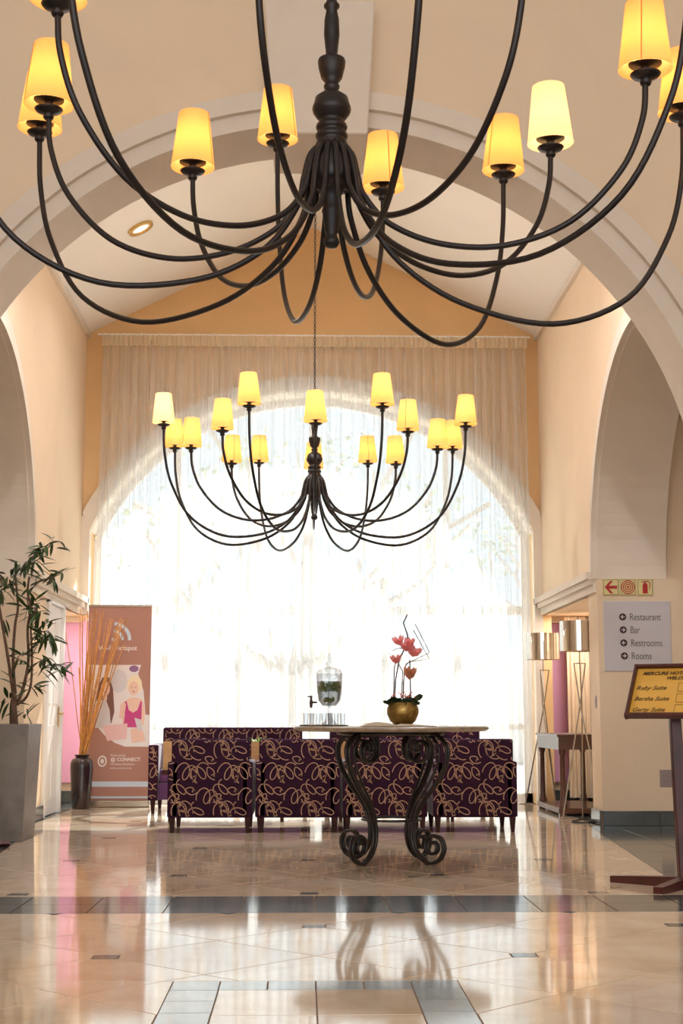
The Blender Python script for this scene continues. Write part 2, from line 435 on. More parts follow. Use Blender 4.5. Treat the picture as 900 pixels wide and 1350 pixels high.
# build as two halves with the side-aisle openings cut out
def wall_front(bm):
    L = arc(0, ZS, AR, 180, 0, 60)
    T = [(u, 7.5) for u, v in L]
    band(bm, L, T, FY, Y0, Y1)
    for s in (1, -1):
        box(bm, (s*2.8, (Y0+Y1)/2, ZS/2+.0), (.6, Y1-Y0, ZS))
        box(bm, (s*2.8, (Y0+Y1)/2, (ZS+7.5)/2), (.6, Y1-Y0, 7.5-ZS))
        box(bm, (s*4.55, (Y0+Y1)/2, (3.9+7.5)/2), (2.9, Y1-Y0, 3.6))
wall_front(bm); struct('wall_front', bm, 'peach')
bm = NB()
A = lambda r: arc(0, ZS, r, 180, 0, 60)
band(bm, A(2.496), A(2.60), FY, Y0-.03, Y1+.01)         # arch face and soffit lining
band(bm, A(2.60), A(2.715), FY, Y0-.075, Y0+.01)        # raised moulding
band(bm, A(2.49), A(2.53), FY, Y0-.045, Y0+.02)
for s in (1, -1): box(bm, (s*2.6, (Y0+Y1)/2, ZS/2), (.24, Y1-Y0+.06, ZS))
struct('trim_1', bm, 'trim')
bm = NB()
kp = [(-.355, 5.42), (.345, 5.42), (.295, 4.53), (-.30, 4.53)]
prism(bm, kp, FY, Y0-.16, Y1+.02); bmesh.ops.bevel(bm, geom=list(bm.edges), offset=.008, segments=1, affect='EDGES')
struct('trim_2', bm, 'trim')

# ---- side walls of the bay, with arch opening and niche
ZE = 5.13; YA, RA, ZA = 10.63, 1.87, 2.14
for s, nm in ((1, 'right'), (-1, 'left')):
    nopen = 12.87 if s > 0 else 13.42
    bm = NB(); xm = s*(W+.3)
    L = arc(YA, ZA, RA, 143, 0, 40); band(bm, L, [(u, ZE) for u, v in L], FX, s*W, s*(W+.6))
    for (ya, yb, za, zb) in ((Y1, YA+RA*cos(radians(143)), 0, ZE), (YA+RA, nopen, 0, ZE), (nopen, 15.4, 2.02, ZE)):
        box(bm, (xm, (ya+yb)/2, (za+zb)/2), (.6, yb-ya, zb-za))
    struct('wall_'+nm, bm, 'peach')
    bm = NB()                                         # archivolt and lining of the side arch
    band(bm, arc(YA, ZA, RA-.012, 143, 0, 40), arc(YA, ZA, RA+.05, 143, 0, 40), FX, s*(W-.05), s*(W+.02))
    band(bm, arc(YA, ZA, RA+.05, 140, 0, 40), arc(YA, ZA, RA+.19, 140, 0, 40), FX, s*(W-.025), s*(W+.02))
    band(bm, arc(YA, ZA, RA-.02, 143, 0, 40), arc(YA, ZA, RA+.01, 143, 0, 40), FX, s*(W+.0), s*(W+.62))
    struct('trim_3' if s > 0 else 'trim_4', bm, 'trim')
    bm = NB()                                         # ledge over the niche, stepped
    for (z0, z1, d) in ((2.14, 2.2, .09), (2.09, 2.14, .06), (2.02, 2.09, .03)):
        box(bm, (s*(W-d/2+.01), (12.5+15.4)/2, (z0+z1)/2), (d+.02, 2.9, z1-z0))
        box(bm, (s*2.47, 15.4-d/2+.01, (z0+z1)/2), (.11, d+.02, z1-z0))
    struct('trim_5' if s > 0 else 'trim_6', bm, 'trim')
    # aisle: end wall, outer wall, ceiling
    bm = NB(); box(bm, (s*4.9, 12.50+.17, 2.6), (3.62, .34, 5.2))
    box(bm, (s*4.6035, 12.464+.2, 1.068), (4.213, .4, 2.136)); struct('wall_aisle_'+nm, bm, 'peach')
    bm = NB(); box(bm, (s*6.05, 4.5, 3.75), (.1, 17, 7.5)); struct('wall_outer_'+nm, bm, 'peach')
    bm = NB(); box(bm, (s*4.55, 10.8, 4.35), (2.9, 3.5, .1)); struct('ceiling_aisle_'+nm, bm, 'ceil')
    bm = NB(); box(bm, (s*4.6, 12.4, 3.62), (3.0, .14, .05)); box(bm, (s*4.6, 12.42, 3.68), (3.0, .1, .05))
    struct('trim_7' if s > 0 else 'trim_8', bm, 'trim')
    # niche shell
    bm = NB()
    box(bm, (s*3.35, 14.45, 1.1), (.1, 3.2, 2.2)); box(bm, (s*2.95, 16.05, 1.1), (.86, .1, 2.2))
    struct('wall_niche_'+nm, bm, 'peach')
    bm = NB(); box(bm, (s*2.9, 14.45, 2.1), (.8, 3.16, .14)); box(bm, (s*2.95, 15.9, 2.0), (.8, .2, .06)); struct('ceiling_niche_'+nm, bm, 'peach')
    # pink wall panel at the end of the niche
    bm = NB(); xa, xb = (2.56, 2.86) if s > 0 else (-2.88, -2.44)
    box(bm, ((xa+xb)/2, 15.97, 1.10), (xb-xa, .05, 1.78), bev=.01)
    tag(obj('wall_panel', bm, 'pink'), 'tall pink wall panel at the end of the %s niche' % nm + (' behind the steel lamps' if s > 0 else ' behind the bamboo sticks'), 'wall panel')
# baseboards of slate pieces
def baseboard(name, segs):
    b = NB()
    for (x0, y0, x1, y1) in segs: box(b, ((x0+x1)/2, (y0+y1)/2, .055), (abs(x1-x0)+.012, abs(y1-y0)+.012, .11))
    root = struct(name, b, 'grout')
    for (x0, y0, x1, y1) in segs:
        L = hypot(x1-x0, y1-y0); n = max(1, round(L/.5))
        for k in range(n):
            ax_, ay = x0+(x1-x0)*k/n, y0+(y1-y0)*k/n; bx_, by = x0+(x1-x0)*(k+1)/n, y0+(y1-y0)*(k+1)/n
            q = NB(); box(q, ((ax_+bx_)/2, (ay+by)/2, .062), (max(abs(bx_-ax_)-.006, .03), max(abs(by-ay)-.006, .03), .124), bev=.003, seg=1)
            obj('skirting_tile', q, 'slate', root)
baseboard('baseboard_right', [(2.49, 12.455, 5.99, 12.455), (2.488, 12.47, 2.488, 12.86)])
baseboard('baseboard_left', [(-5.99, 12.455, -2.49, 12.455), (-2.488, 12.47, -2.488, 13.40)])
baseboard('baseboard_back', [(2.52, 15.97, 3.29, 15.97), (-3.29, 15.97, -2.52, 15.97)])

# ---- bay ceiling (two slopes), recessed light
bm = NB()
prism(bm, [(-W-.1, ZE-.05), (0, ZE+1.25), (W+.1, ZE-.05), (W+.1, ZE+.07), (0, ZE+1.37), (-W-.1, ZE+.07)], FY, Y1, 15.45)
struct('ceiling', bm, 'ceil')
bm = NB()
for s in (1, -1): box(bm, (s*(W-.015), (Y1+15.4)/2, ZE-.02), (.05, 15.4-Y1, .05))
struct('trim_9', bm, 'trim')
def recessed(x, y, label, power):
    sg_ = 1 if x < 0 else -1; z = ZE+.5*(W-abs(x))+.005
    nrm = Vector((.5*sg_, 0, -1)).normalized()
    t = thing('recessed_light', label, 'ceiling light', (x, y, z-.012), 0, 'recessed lights in the sloping ceiling'); t.rotation_euler = nrm.to_track_quat('Z', 'Y').to_euler()
    b = NB(); lathe(b, [(.085, .0), (.09, .018), (.125, .016), (.13, -.005)], n=28, cap=False); obj('rim', b, 'brass', t, smooth=True, angle=.6)
    b = NB(); lathe(b, [(0, .002), (.088, .002)], n=28, cap=False); obj('lens', b, 'spotglow', t)
    ld = bpy.data.lights.new('spot_lamp', 'SPOT'); ld.energy = power; ld.color = (.97, .98, 1); ld.spot_size = radians(165); ld.spot_blend = .6; ld.shadow_soft_size = .09
    lo = bpy.data.objects.new('spot_lamp', ld); lo.parent = t; lo.location = (0, 0, .03); lo.rotation_euler = (pi, 0, 0); col.objects.link(lo)
SPOT = 230
recessed(-1.66, 13.09, 'round recessed light seen on the left ceiling slope beside a chandelier arm', 60)
for (x, y, q) in ((-1.66, 10.6, 'left slope just behind the wide arch'), (1.66, 10.6, 'right slope just behind the wide arch')):  # two fixtures added out of view to brighten the bay
    recessed(x, y, 'added, unseen round recessed light on the ' + q, SPOT)
for s in (1, -1):  # added fill lights under the niche ceilings, without fixtures
    for y in (13.7, 15.2):
        ld = bpy.data.lights.new('niche_fill_light', 'AREA'); ld.shape = 'DISK'; ld.size = .2; ld.energy = 9; ld.color = (1, .97, .94)
        lo = bpy.data.objects.new('niche_fill_light', ld); lo.location = (s*2.85, y, 2.015); col.objects.link(lo)

# ---- near hall ceiling and far back wall (behind the photographer the hall stays open)
bm = NB(); box(bm, (0, 2.4, 7.55), (12.2, 13.4, .1)); struct('ceiling_hall', bm, 'ceil')

# ---- back wall with arched window
bm = NB()
wx, wr, wc = 2.42, 2.65, 1.85
a0 = math.degrees(math.acos(wx/wr)); zs = wc+sqrt(wr*wr-wx*wx)
L = [(wx, 0), (wx, zs/2)] + arc(0, wc, wr, a0, 180-a0, 56) + [(-wx, 2.5), (-wx, 2.02)]
T = [(2.6, 0), (2.6, zs/2)] + [(u*2.6/2.42, 5.2+1.3*(1-abs(u)/2.42)) for u, v in arc(0, wc, wr, a0, 180-a0, 56)] + [(-2.6, 2.5), (-2.6, 2.02)]
band(bm, L, T, FY, 15.4, 16.0)
struct('wall_back', bm, 'ochre')
bm = NB()
def ringpts(r, xm):
    a = math.degrees(math.acos(min(1, xm/r))); return arc(0, wc, r, a, 180-a, 56)
band(bm, ringpts(2.64, 2.41), ringpts(2.80, 2.495), FY, 15.33, 15.42)
band(bm, ringpts(2.635, 2.405), ringpts(2.68, 2.45), FY, 15.38, 16.01)
box(bm, (2.455, 15.4, 1.55), (.09, .12, 3.1)); box(bm, (-2.455, 15.4, 2.56), (.09, .12, 1.08))
struct('trim_10', bm, 'trim')
# window: frame, mullions, panes
win = bpy.data.objects.new('window_1', None); col.objects.link(win); win['kind'] = 'structure'
YW = 15.8
def hz_at(x): return wc+sqrt(max(0, wr*wr-x*x))
bm = NB(); band(bm, ringpts(2.56, 2.34), ringpts(2.65, 2.42), FY, YW-.04, YW+.04)
for s in (1, -1): box(bm, (s*2.38, YW, 1.45), (.09, .08, 2.9))
box(bm, (0, YW, .05), (4.84, .08, .1)); obj('window_frame', bm, 'whitep', win)
xs = [-2.42+4.84*k/6 for k in range(7)]
for x in xs[1:-1]:
    b = NB(); box(b, (x, YW, 1.06), (.075, .07, 2.0), bev=.006, seg=1); obj('mullion', b, 'whitep', win)
for z in (2.1, .82):
    b = NB(); box(b, (0, YW, z), (4.7, .075, .1 if z > 2 else .06), bev=.006, seg=1); obj('transom', b, 'whitep', win)
for x in (-1.5, 0, 1.5):
    b = NB(); box(b, (x, YW, (2.15+hz_at(x))/2), (.06, .07, hz_at(x)-2.15), bev=.006, seg=1); obj('mullion', b, 'whitep', win)
b = NB(); band(b, arc(0, 2.15, 1.25, 0, 180, 30), arc(0, 2.15, 1.31, 0, 180, 30), FY, YW-.035, YW+.035); obj('glazing_bar', b, 'whitep', win)
for t in (30, 60, 120, 150):
    c_, s_ = cos(radians(t)), sin(radians(t)); r1 = 2.2
    b = NB(); tube(b, [(1.28*c_, YW, 2.15+1.28*s_), (r1*c_*1.05, YW, 2.15+r1*s_*1.05)], .028, 4); obj('glazing_bar', b, 'whitep', win)
for k in range(6):
    for (z0, z1) in ((.1, .79), (.85, 2.05)):
        b = NB(); box(b, ((xs[k]+xs[k+1])/2, YW, (z0+z1)/2), (xs[k+1]-xs[k]-.07, .008, z1-z0)); obj('pane', b, 'pane', win)
for x0, x1 in ((-2.34, -1.5), (-1.5, 0), (0, 1.5), (1.5, 2.34)):
    b = NB(); U = [x0+.03+(x1-x0-.06)*i/10 for i in range(11)]
    band(b, [(u, 2.15) for u in U], [(u, max(2.2, hz_at(u)-.06)) for u in U], FY, YW-.004, YW+.004); obj('pane', b, 'pane', win)

# ---- sheer curtain with heading, rod
cur = thing('sheer_curtain', 'full height white sheer curtain hanging across the arched window', 'curtain', (0, 15.26, 0))
def fold(x, z, amp=1.0):
    k = (1-z/5.1)
    return (.036*sin(x*58+1.3*sin(x*7)) + .018*sin(x*97+2*sin(x*3.1))*.5 + .02*sin(x*19+.6))*amp*(1+.5*k)
bm = NB()
nx, zz = 620, [5.03, 4.94, 4.6, 4.0, 3.2, 2.4, 1.6, .8, .13]
rows = []
for z in zz:
    row = []
    for i in range(nx+1):
        t = i/nx; x = -2.30+t*4.65
        x += (x-.02)*.012*(1-z/5.03)
        row.append(bm.verts.new((x + .006*sin(x*90), fold(x, z, .35 if z > 4.9 else 1), z)))
    rows.append(row)
for a, b in zip(rows, rows[1:]):
    for i in range(nx): bm.faces.new((a[i], a[i+1], b[i+1], b[i]))
obj('voile_panel', bm, 'sheer', cur, smooth=True)
bm = NB()
rows = []
for z in (5.075, 4.955):
    rows.append([bm.verts.new((-2.31+4.67*i/nx, -.035+.012*sin(i*.9)+.008*sin(i*.37), z)) for i in range(nx+1)])
for i in range(nx): bm.faces.new((rows[0][i], rows[0][i+1], rows[1][i+1], rows[1][i]))
obj('heading_band', bm, 'sheerhead', cur, smooth=True)
bm = NB(); tube(bm, [(-2.36, 0, 5.09), (2.4, 0, 5.09)], .011, 8); obj('curtain_rod', bm, 'whitep', cur)
for k in range(24):
    b = NB(); lathe(b, [(.007, -.012), (.007, .012)], c=(-2.28+k*.2, -.03, 5.086), n=8); obj('glider', b, 'whitep', cur)
# niche drape on the right
bm = NB(); nx = 120; rows = []
for z, am in ((2.02, .5), (1.9, .8), (1.2, 1), (.3, 1.1), (.06, 1.1)):
    rows.append([bm.verts.new((2.80+.5*i/nx - (.03 if z > 1.95 else 0), 15.62+am*(.03*sin(i*.42)+.012*sin(i*1.1)), z)) for i in range(nx+1)])
for a, b in zip(rows, rows[1:]):
    for i in range(nx): bm.faces.new((a[i], a[i+1], b[i+1], b[i]))
tag(obj('niche_drape', bm, 'drape', smooth=True), 'cream pleated drape hanging in the right niche behind the console table', 'curtain')
bm = NB(); nx = 100; rows = []
for z, dx, am in ((2.02, .06, .3), (1.96, .02, .7), (1.86, 0, 1), (.9, 0, 1.1), (.07, 0, 1.2)):
    rows.append([bm.verts.new((3.08-dx+am*.03*sin(i*.5), 13.0+2.4*i/nx, z)) for i in range(nx+1)])
for a, b in zip(rows, rows[1:]):
    for i in range(nx): bm.faces.new((a[i], a[i+1], b[i+1], b[i]))
tag(obj('niche_drape', bm, 'drape', smooth=True), 'long cream drape along the outer side of the right niche beside the near steel lamp', 'curtain')

# ---- door on the left
door = bpy.data.objects.new('door_1', None); col.objects.link(door); door.location = (-2.53, 13.86, 0); door['kind'] = 'structure'
bm = NB(); box(bm, (0, 0, 1.0), (.045, .78, 1.99), bev=.004, seg=1)
for (z0, z1) in ((.15, .85), (1.05, 1.85)):
    for y in (-.19, .19): box(bm, (.024, y, (z0+z1)/2), (.012, .28, z1-z0), bev=.004, seg=1)
obj('door_leaf', bm, 'whitep', door)
bm = NB()
for y in (-.425, .425): box(bm, (.0, y, 1.02), (.12, .07, 2.04), bev=.005, seg=1)
box(bm, (0, 0, 2.03), (.12, .92, .06)); obj('door_frame', bm, 'whitep', door)
bm = NB(); box(bm, (.03, .36, .93), (.008, .035, .2), bev=.003, seg=1); tube(bm, [(.03, .36, .96), (.075, .36, .96), (.08, .34, .96), (.08, .24, .955)], .008, 8)
obj('door_handle', bm, 'brass', door)

# ================================================================== OUTSIDE
bm = NB(); box(bm, (0, 27, -.06), (40, 22, .1)); o = struct('floor_terrace', bm, 'pave')
bm = NB(); box(bm, (0, 30, 1.1), (36, .3, 2.2)); box(bm, (0, 30, 2.24), (36, .4, .08)); struct('wall_garden', bm, 'whitep')
def branch(bm, p, d, L, r, depth, tips):
    q = Vector(p); pts = [q.copy()]; dd = Vector(d).normalized()
    for k in range(4):
        dd = (dd + Vector((R.uniform(-.18, .18), R.uniform(-.15, .15), R.uniform(-.02, .14)))).normalized()
        q = q + dd*L/4; pts.append(q.copy())
    tube(bm, pts, [r*(1-.11*i) for i in range(5)], 6)
    if depth == 0: tips.append(q); return
    for s in range(3 if depth > 1 else 2):
        nd = (dd + Vector((R.uniform(-.9, .9), R.uniform(-.5, .5), R.uniform(-.1, .5)))).normalized()
        branch(bm, q, nd, L*.72, r*.6, depth-1, tips)
def tree(x, y, label, seed):
    global R
    R = random.Random(seed)
    t = thing('garden_tree', label, 'tree', (x, y, 0)); bm = NB(); tips = []
    tube(bm, [(0, 0, -.02), (.03, 0, .8), (0, 0, 1.5)], [.2, .16, .15], 8)
    for d in ((-.9, 0, .6), (-.5, .2, 1), (.15, -.1, 1), (.55, .2, .9), (.95, -.1, .55)): branch(bm, (0, 0, 1.45), d, 1.5, .085, 2, tips)
    obj('trunk', bm, 'trunkout', t)
    bm = NB()
    for tp in tips:
        for k in range(14):
            c = tp+Vector((R.gauss(0, .28), R.gauss(0, .28), R.gauss(0, .2))); a = Vector((R.uniform(-1, 1), R.uniform(-1, 1), R.uniform(-.6, .3))).normalized(); b = a.orthogonal().normalized()
            L = .13
            bm.faces.new([bm.verts.new(c), bm.verts.new(c+a*L*.5+b*.045), bm.verts.new(c+a*L), bm.verts.new(c+a*L*.5-b*.045)])
    o = obj('foliage', bm, 'bushy', t); o['kind'] = 'stuff'
tree(-.25, 20.0, 'garden tree with a thick trunk seen through the middle of the sheer curtain', 3)
tree(5.2, 23.5, 'garden tree beyond the right half of the window', 8)
tree(-5.6, 23.0, 'garden tree beyond the left half of the window', 12)

# ================================================================== CHANDELIERS
def chandelier(name, label, loc, rz, pale, chain_top):
    t = thing(name, label, 'chandelier', loc, rz, 'two many armed black chandeliers')
    return t
PROF = [(0, 2.655), (.02, 2.66), (.03, 2.675), (.028, 2.69), (.02, 2.705), (.026, 2.72), (.034, 2.79), (.037, 2.8), (.034, 2.81), (.036, 2.86), (.042, 2.87), (.048, 2.885),
        (.08, 2.89), (.093, 2.92), (.096, 2.95), (.088, 2.985), (.062, 3.03), (.055, 3.055), (.06, 3.065), (.05, 3.075), (.058, 3.083), (.062, 3.094), (.058, 3.103), (.046, 3.11), (.056, 3.118), (.06, 3.129), (.056, 3.14), (.043, 3.147),
        (.052, 3.16), (.07, 3.185), (.074, 3.2), (.072, 3.21), (.068, 3.22), (.062, 3.245), (.04, 3.262), (.024, 3.275), (.03, 3.287), (.03, 3.295), (.022, 3.302), (.04, 3.325), (.05, 3.365), (.053, 3.39), (.05, 3.4), (.03, 3.408),
        (.022, 3.42), (.03, 3.5), (.028, 3.56), (.02, 3.6), (.03, 3.612), (.03, 3.62), (.02, 3.632), (.02, 3.655), (.03, 3.667), (.03, 3.675), (.018, 3.69), (.024, 3.70), (.024, 3.72), (.01, 3.735), (0, 3.74)]
OUT = [(.045, 3.06), (.083, 3.01), (.106, 2.92), (.135, 2.80), (.26, 2.63), (.5, 2.505), (.85, 2.475), (1.15, 2.62), (1.32, 2.89), (1.385, 3.14), (1.40, 3.385)]
INN = [(.045, 3.06), (.08, 3.01), (.10, 2.93), (.125, 2.85), (.22, 2.74), (.40, 2.665), (.62, 2.66), (.84, 2.75), (1.01, 2.94), (1.085, 3.13), (1.10, 3.285)]
arm_mesh = {}
def shade_mesh(m):
    b = NB()
    lathe(b, [(.096, 0), (.096, .002), (.068, .25), (.066, .25), (.094, .002), (.096, 0)], n=32, cap=False)
    lathe(b, [(.0955, -.002), (.0975, 0), (.0965, .006), (.0945, .004)], n=32, cap=False)
    for f in b.faces: f.smooth = True
    me = bpy.data.meshes.new('lamp_shade'); b.to_mesh(me); b.free(); me.materials.append(M[m]); return me
def seam_mesh():
    b = NB(); tube(b, [(.0965, 0, 0), (.0685, 0, .25)], .0022, 4); me = bpy.data.meshes.new('seam'); b.to_mesh(me); b.free(); me.materials.append(M['seam']); return me
SH = {False: shade_mesh('shade'), True: shade_mesh('shadepale')}; SEAM = seam_mesh()
def arm_me(kind, dr=0, dz=0):
    P = OUT if kind else INN
    rm = P[-1][0]
    P = [(r+dr*max(0, (r-.12)/(rm-.12))**1.2, z+dz*max(0, (r-.12)/(rm-.12))**1.0) for r, z in P]
    b = NB(); tube(b, crom([(r, 0, z) for r, z in P], 7), .0115, 8)
    for f in b.faces: f.smooth = True
    me = bpy.data.meshes.new('arm'); b.to_mesh(me); b.free(); me.materials.append(M['bronze']); return me
ARM = {k: arm_me(k) for k in (0, 1)}
def pan_me():
    b = NB()
    lathe(b, [(0, -.03), (.017, -.03), (.022, -.02), (.016, -.008), (.03, -.004), (.05, .004), (.056, .012), (.052, .014), (.02, .006), (.014, .012), (.016, .03), (.018, .042), (.06, .05), (.06, .054), (.014, .058), (.012, .09), (0, .09)], n=20)
    for f in b.faces: f.smooth = True
    me = bpy.data.meshes.new('drip_pan'); b.to_mesh(me); b.free(); me.materials.append(M['bronze']); return me
PAN = pan_me()
def bulb_me():
    b = NB(); lathe(b, [(0, 0), (.012, 0), (.02, .025), (.019, .045), (.008, .075), (0, .085)], n=12)
    me = bpy.data.meshes.new('bulb'); b.to_mesh(me); b.free(); me.materials.append(M['bulb']); return me
BULB = bulb_me()
body_me = None
def make_chandelier(label, loc, rz, pale, chain_len, adj={}):
    global body_me
    t = thing('chandelier', label, 'chandelier', loc, 0, 'black multi armed chandeliers')
    if body_me is None:
        b = NB(); lathe(b, PROF, n=32)
        for f in b.faces: f.smooth = True
        body_me = bpy.data.meshes.new('turned_column'); b.to_mesh(body_me); b.free(); body_me.materials.append(M['bronze'])
    o = bpy.data.objects.new('turned_column', body_me); col.objects.link(o); o.parent = t
    b = NB()
    tube(b, [(.028*cos(a), 0, 3.765+.028*sin(a)) for a in [2*pi*i/16 for i in range(16)]], .005, 6, closed=True)
    obj('hanging_ring', b, 'bronze', t, smooth=True)
    ch = None; z = 3.79; k = 0; link_me = None
    b = NB()
    pts = [(.0085*cos(a), 0, .017*sin(a)) for a in [2*pi*i/10 for i in range(10)]]
    zc = z+.012
    root = None
    while zc < 3.79+chain_len:
        c = bpy.data.meshes.new('chain_link') if link_me is None else link_me
        if link_me is None:
            bb = NB(); tube(bb, pts, .0032, 5, closed=True)
            for f in bb.faces: f.smooth = True
            bb.to_mesh(c); bb.free(); c.materials.append(M['bronze']); link_me = c
        lk = bpy.data.objects.new('chain_link', link_me); lk.location = (0, 0, zc); lk.rotation_euler = (0, 0, (k % 2)*pi/2+.4); col.objects.link(lk); lk.parent = t
        zc += .0275; k += 1
    b.free()
    for i in range(16):
        kind = i % 2
        a = rz + 2*pi*i/16
        u = Vector((sin(a), -cos(a), 0))
        ang = atan2(u.y, u.x)
        dr, dz = adj.get(i, (0, 0)); ar = bpy.data.objects.new('arm', arm_me(kind, dr, dz) if i in adj else ARM[kind]); ar.rotation_euler = (0, 0, ang); col.objects.link(ar); ar.parent = t
        rr, ze = (1.40+dr, 3.385+dz) if kind else (1.10+dr, 3.285+dz)
        pn = bpy.data.objects.new('drip_pan', PAN); pn.location = (rr, 0, ze+.005); col.objects.link(pn); pn.parent = ar
        bl = bpy.data.objects.new('bulb', BULB); bl.location = (rr, 0, ze+.09); col.objects.link(bl); bl.parent = ar
        isp = i in pale
        sh = bpy.data.objects.new('lamp_shade', SH[isp]); sh.location = (u.x*rr, u.y*rr, ze+.035); sh.rotation_euler = (R.uniform(-.03, .03), R.uniform(-.03, .03), R.uniform(0, 6.28)); col.objects.link(sh); sh.parent = t
        if isp: sh['label'] = 'paler cream lamp shade'
        se = bpy.data.objects.new('seam', SEAM); col.objects.link(se); se.parent = sh
        ld = bpy.data.lights.new('shade_light', 'POINT'); ld.energy = 4.0; ld.color = (1, .86, .62) if not isp else (1, .9, .74); ld.shadow_soft_size = .02
        lo = bpy.data.objects.new('shade_light', ld); lo.location = (u.x*rr, u.y*rr, ze+.17); col.objects.link(lo); lo.parent = t
    return t
R = random.Random(5)
make_chandelier('large near black chandelier with amber shades hanging in front of the wide arch', (.006, 5.1, 0), radians(167), (14,), 2.0, {1: (0, .24), 4: (.04, .0), 3: (.16, .08), 12: (.06, -.07), 13: (.02, -.11), 0: (.04, 0), 2: (.03, .03)})
make_chandelier('far black chandelier with amber shades hanging on a chain before the curtain', (0, 12.5, 0), radians(0), (13,), 2.55)

# ================================================================== SEATING
LOOP = []
def loops():
    """one repeat of the corded scribble pattern, 0.34 x 0.50 m"""
    S = []
    def chain(x, y, ang, n, w, h, step, ph=0):
        P = []; m = 18
        for i in range(int(n*m)+1):
            t = i/m; th = 2*pi*t+ph
            u = step*t - w*sin(th); v = h*(1-cos(th))/2
            P.append((x+u*cos(ang)-v*sin(ang), y+u*sin(ang)+v*cos(ang)))
        S.append(P)
    def leaf(x, y, ang, L, wd):
        P = []
        for i in range(31):
            t = i/30
            if t < .45: s = t/.45; u, v = L*s, wd*sin(pi*s)**.8
            elif t < .82: s = (t-.45)/.37; u, v = L*(1-s*.85), -wd*sin(pi*s)**.8*.9
            else: s = (t-.82)/.18; a = s*4.4; rr = wd*.55*(1-s*.6); u, v = L*.32+rr*cos(a+pi), rr*sin(a+pi)
            P.append((x+u*cos(ang)-v*sin(ang), y+u*sin(ang)+v*cos(ang)))
        S.append(P)
    chain(.00, .01, .55, 1.7, .040, .125, .060, .3)
    chain(.17, .05, -.35, 1.8, .038, .13, .062, 1.0)
    chain(.02, .20, 1.15, 1.6, .036, .12, .058, .2)
    chain(.17, .20, .25, 1.8, .042, .135, .060, .6)
    chain(.00, .345, -.25, 1.8, .038, .12, .062, .5)
    chain(.19, .37, .75, 1.6, .036, .12, .058, .0)
    for (x, y, a_, L, w_) in ((.285, .20, 2.5, .125, .034), (.09, .33, .7, .12, .03), (.16, .345, -.75, .115, .032), (.13, .03, 2.1, .12, .03), (.32, .02, 2.0, .11, .03), (.14, .17, 2.75, .10, .028), (.33, .42, 2.9, .10, .03)): leaf(x, y, a_, L, w_)
    return S
def cord(inside, x0, x1, z0, z1, emit, wd=.0038, seed=0):
    """flat corded lines; inside(x,z) limits them to the panel; emit(x,z)->3D with small offset"""
    b = NB(); S = loops(); rr = random.Random(seed); ox, oz = rr.uniform(0, .3), rr.uniform(0, .4)
    TW, TH = .34, .49
    for i in range(-2, int((x1-x0)/TW)+3):
        for j in range(-2, int((z1-z0)/TH)+3):
            for P in S:
                run = []
                for k, (u, v) in enumerate(P):
                    x, z = x0-ox+i*TW+u, z0-oz+j*TH+v+(i % 2)*.0
                    a = P[max(0, k-1)]; c = P[min(len(P)-1, k+1)]
                    tx, tz = c[0]-a[0], c[1]-a[1]; l = hypot(tx, tz) or 1
                    nx_, nz_ = -tz/l*wd, tx/l*wd
                    if inside(x, z): run.append((b.verts.new(emit(x+nx_, z+nz_)), b.verts.new(emit(x-nx_, z-nz_))))
                    else:
                        for p, q in zip(run, run[1:]): b.faces.new((p[0], q[0], q[1], p[1]))
                        run = []
                for p, q in zip(run, run[1:]): b.faces.new((p[0], q[0], q[1], p[1]))
    lone = [v for v in b.verts if not v.link_faces]
    bmesh.ops.delete(b, geom=lone, context='VERTS')
    return b
def leg(b, x, y, h, t=.05):
    taperbox(b, (x, y, 0), (t*.55, t*.55), (x, y, h+.01), (t, t))
def armchair(label, x, seed):
    t = thing('armchair', label, 'armchair', (x, 11.75, 0), 0, 'plum armchairs with their backs to the camera')
    b = NB(); box(b, (0, .06, .435), (.63, .12, .63), bev=.018, seg=3); obj('backrest', b, 'wine', t, smooth=True, angle=.8)
    for s in (-1, 1):
        b = NB(); box(b, (s*.30, .36, .345), (.09, .68, .45), bev=.02, seg=3); obj('armrest', b, 'plum', t, smooth=True, angle=.8)
        b = NB(); box(b, (s*.3015, .012, .345), (.084, .024, .44), bev=.008, seg=2); obj('armrest_back_panel', b, 'wine', t, smooth=True, angle=.8)
    b = NB(); box(b, (0, .38, .20), (.52, .58, .16), bev=.01, seg=2); obj('seat_base', b, 'plum', t)
    b = NB(); box(b, (0, .41, .35), (.51, .58, .14), bev=.035, seg=3); obj('seat', b, 'plum', t, smooth=True, angle=.8)
    b = NB(); box(b, (0, .16, .57), (.50, .10, .34), bev=.035, seg=3); obj('back_cushion', b, 'plum', t, smooth=True, angle=.8)
    ins = lambda x_, z: (abs(x_) < .308 and .128 < z < .74) or (abs(x_) < .338 and .135 < z < .555)
    obj('corded_pattern', cord(ins, -.36, .36, .12, .75, lambda x_, z: (x_, -.0022 if abs(x_) < .3 or z > .56 else -.0022, z), seed=seed), 'tan', t)
    b = NB(); tube(b, [(-.30, .008, .742), (.30, .008, .742)], .004, 6); tube(b, [(-.30, .112, .742), (.30, .112, .742)], .004, 6)
    obj('piping', b, 'plum', t)
    for (lx, ly) in ((-.305, .035), (.305, .035), (-.305, .66), (.305, .66)):
        b = NB(); leg(b, lx, ly, .125); obj('leg', b, 'darkwood', t)
    return t
for k, (x, lb) in enumerate(((-.845, 'plum armchair with tan loop pattern seen from behind, first from the left'),
                             (-.135, 'plum armchair with tan loop pattern seen from behind, second from the left'),
                             (.575, 'plum armchair with tan loop pattern behind the iron table legs'),
                             (1.31, 'plum armchair with tan loop pattern seen from behind, rightmost'))):
    armchair(lb, x, 3)
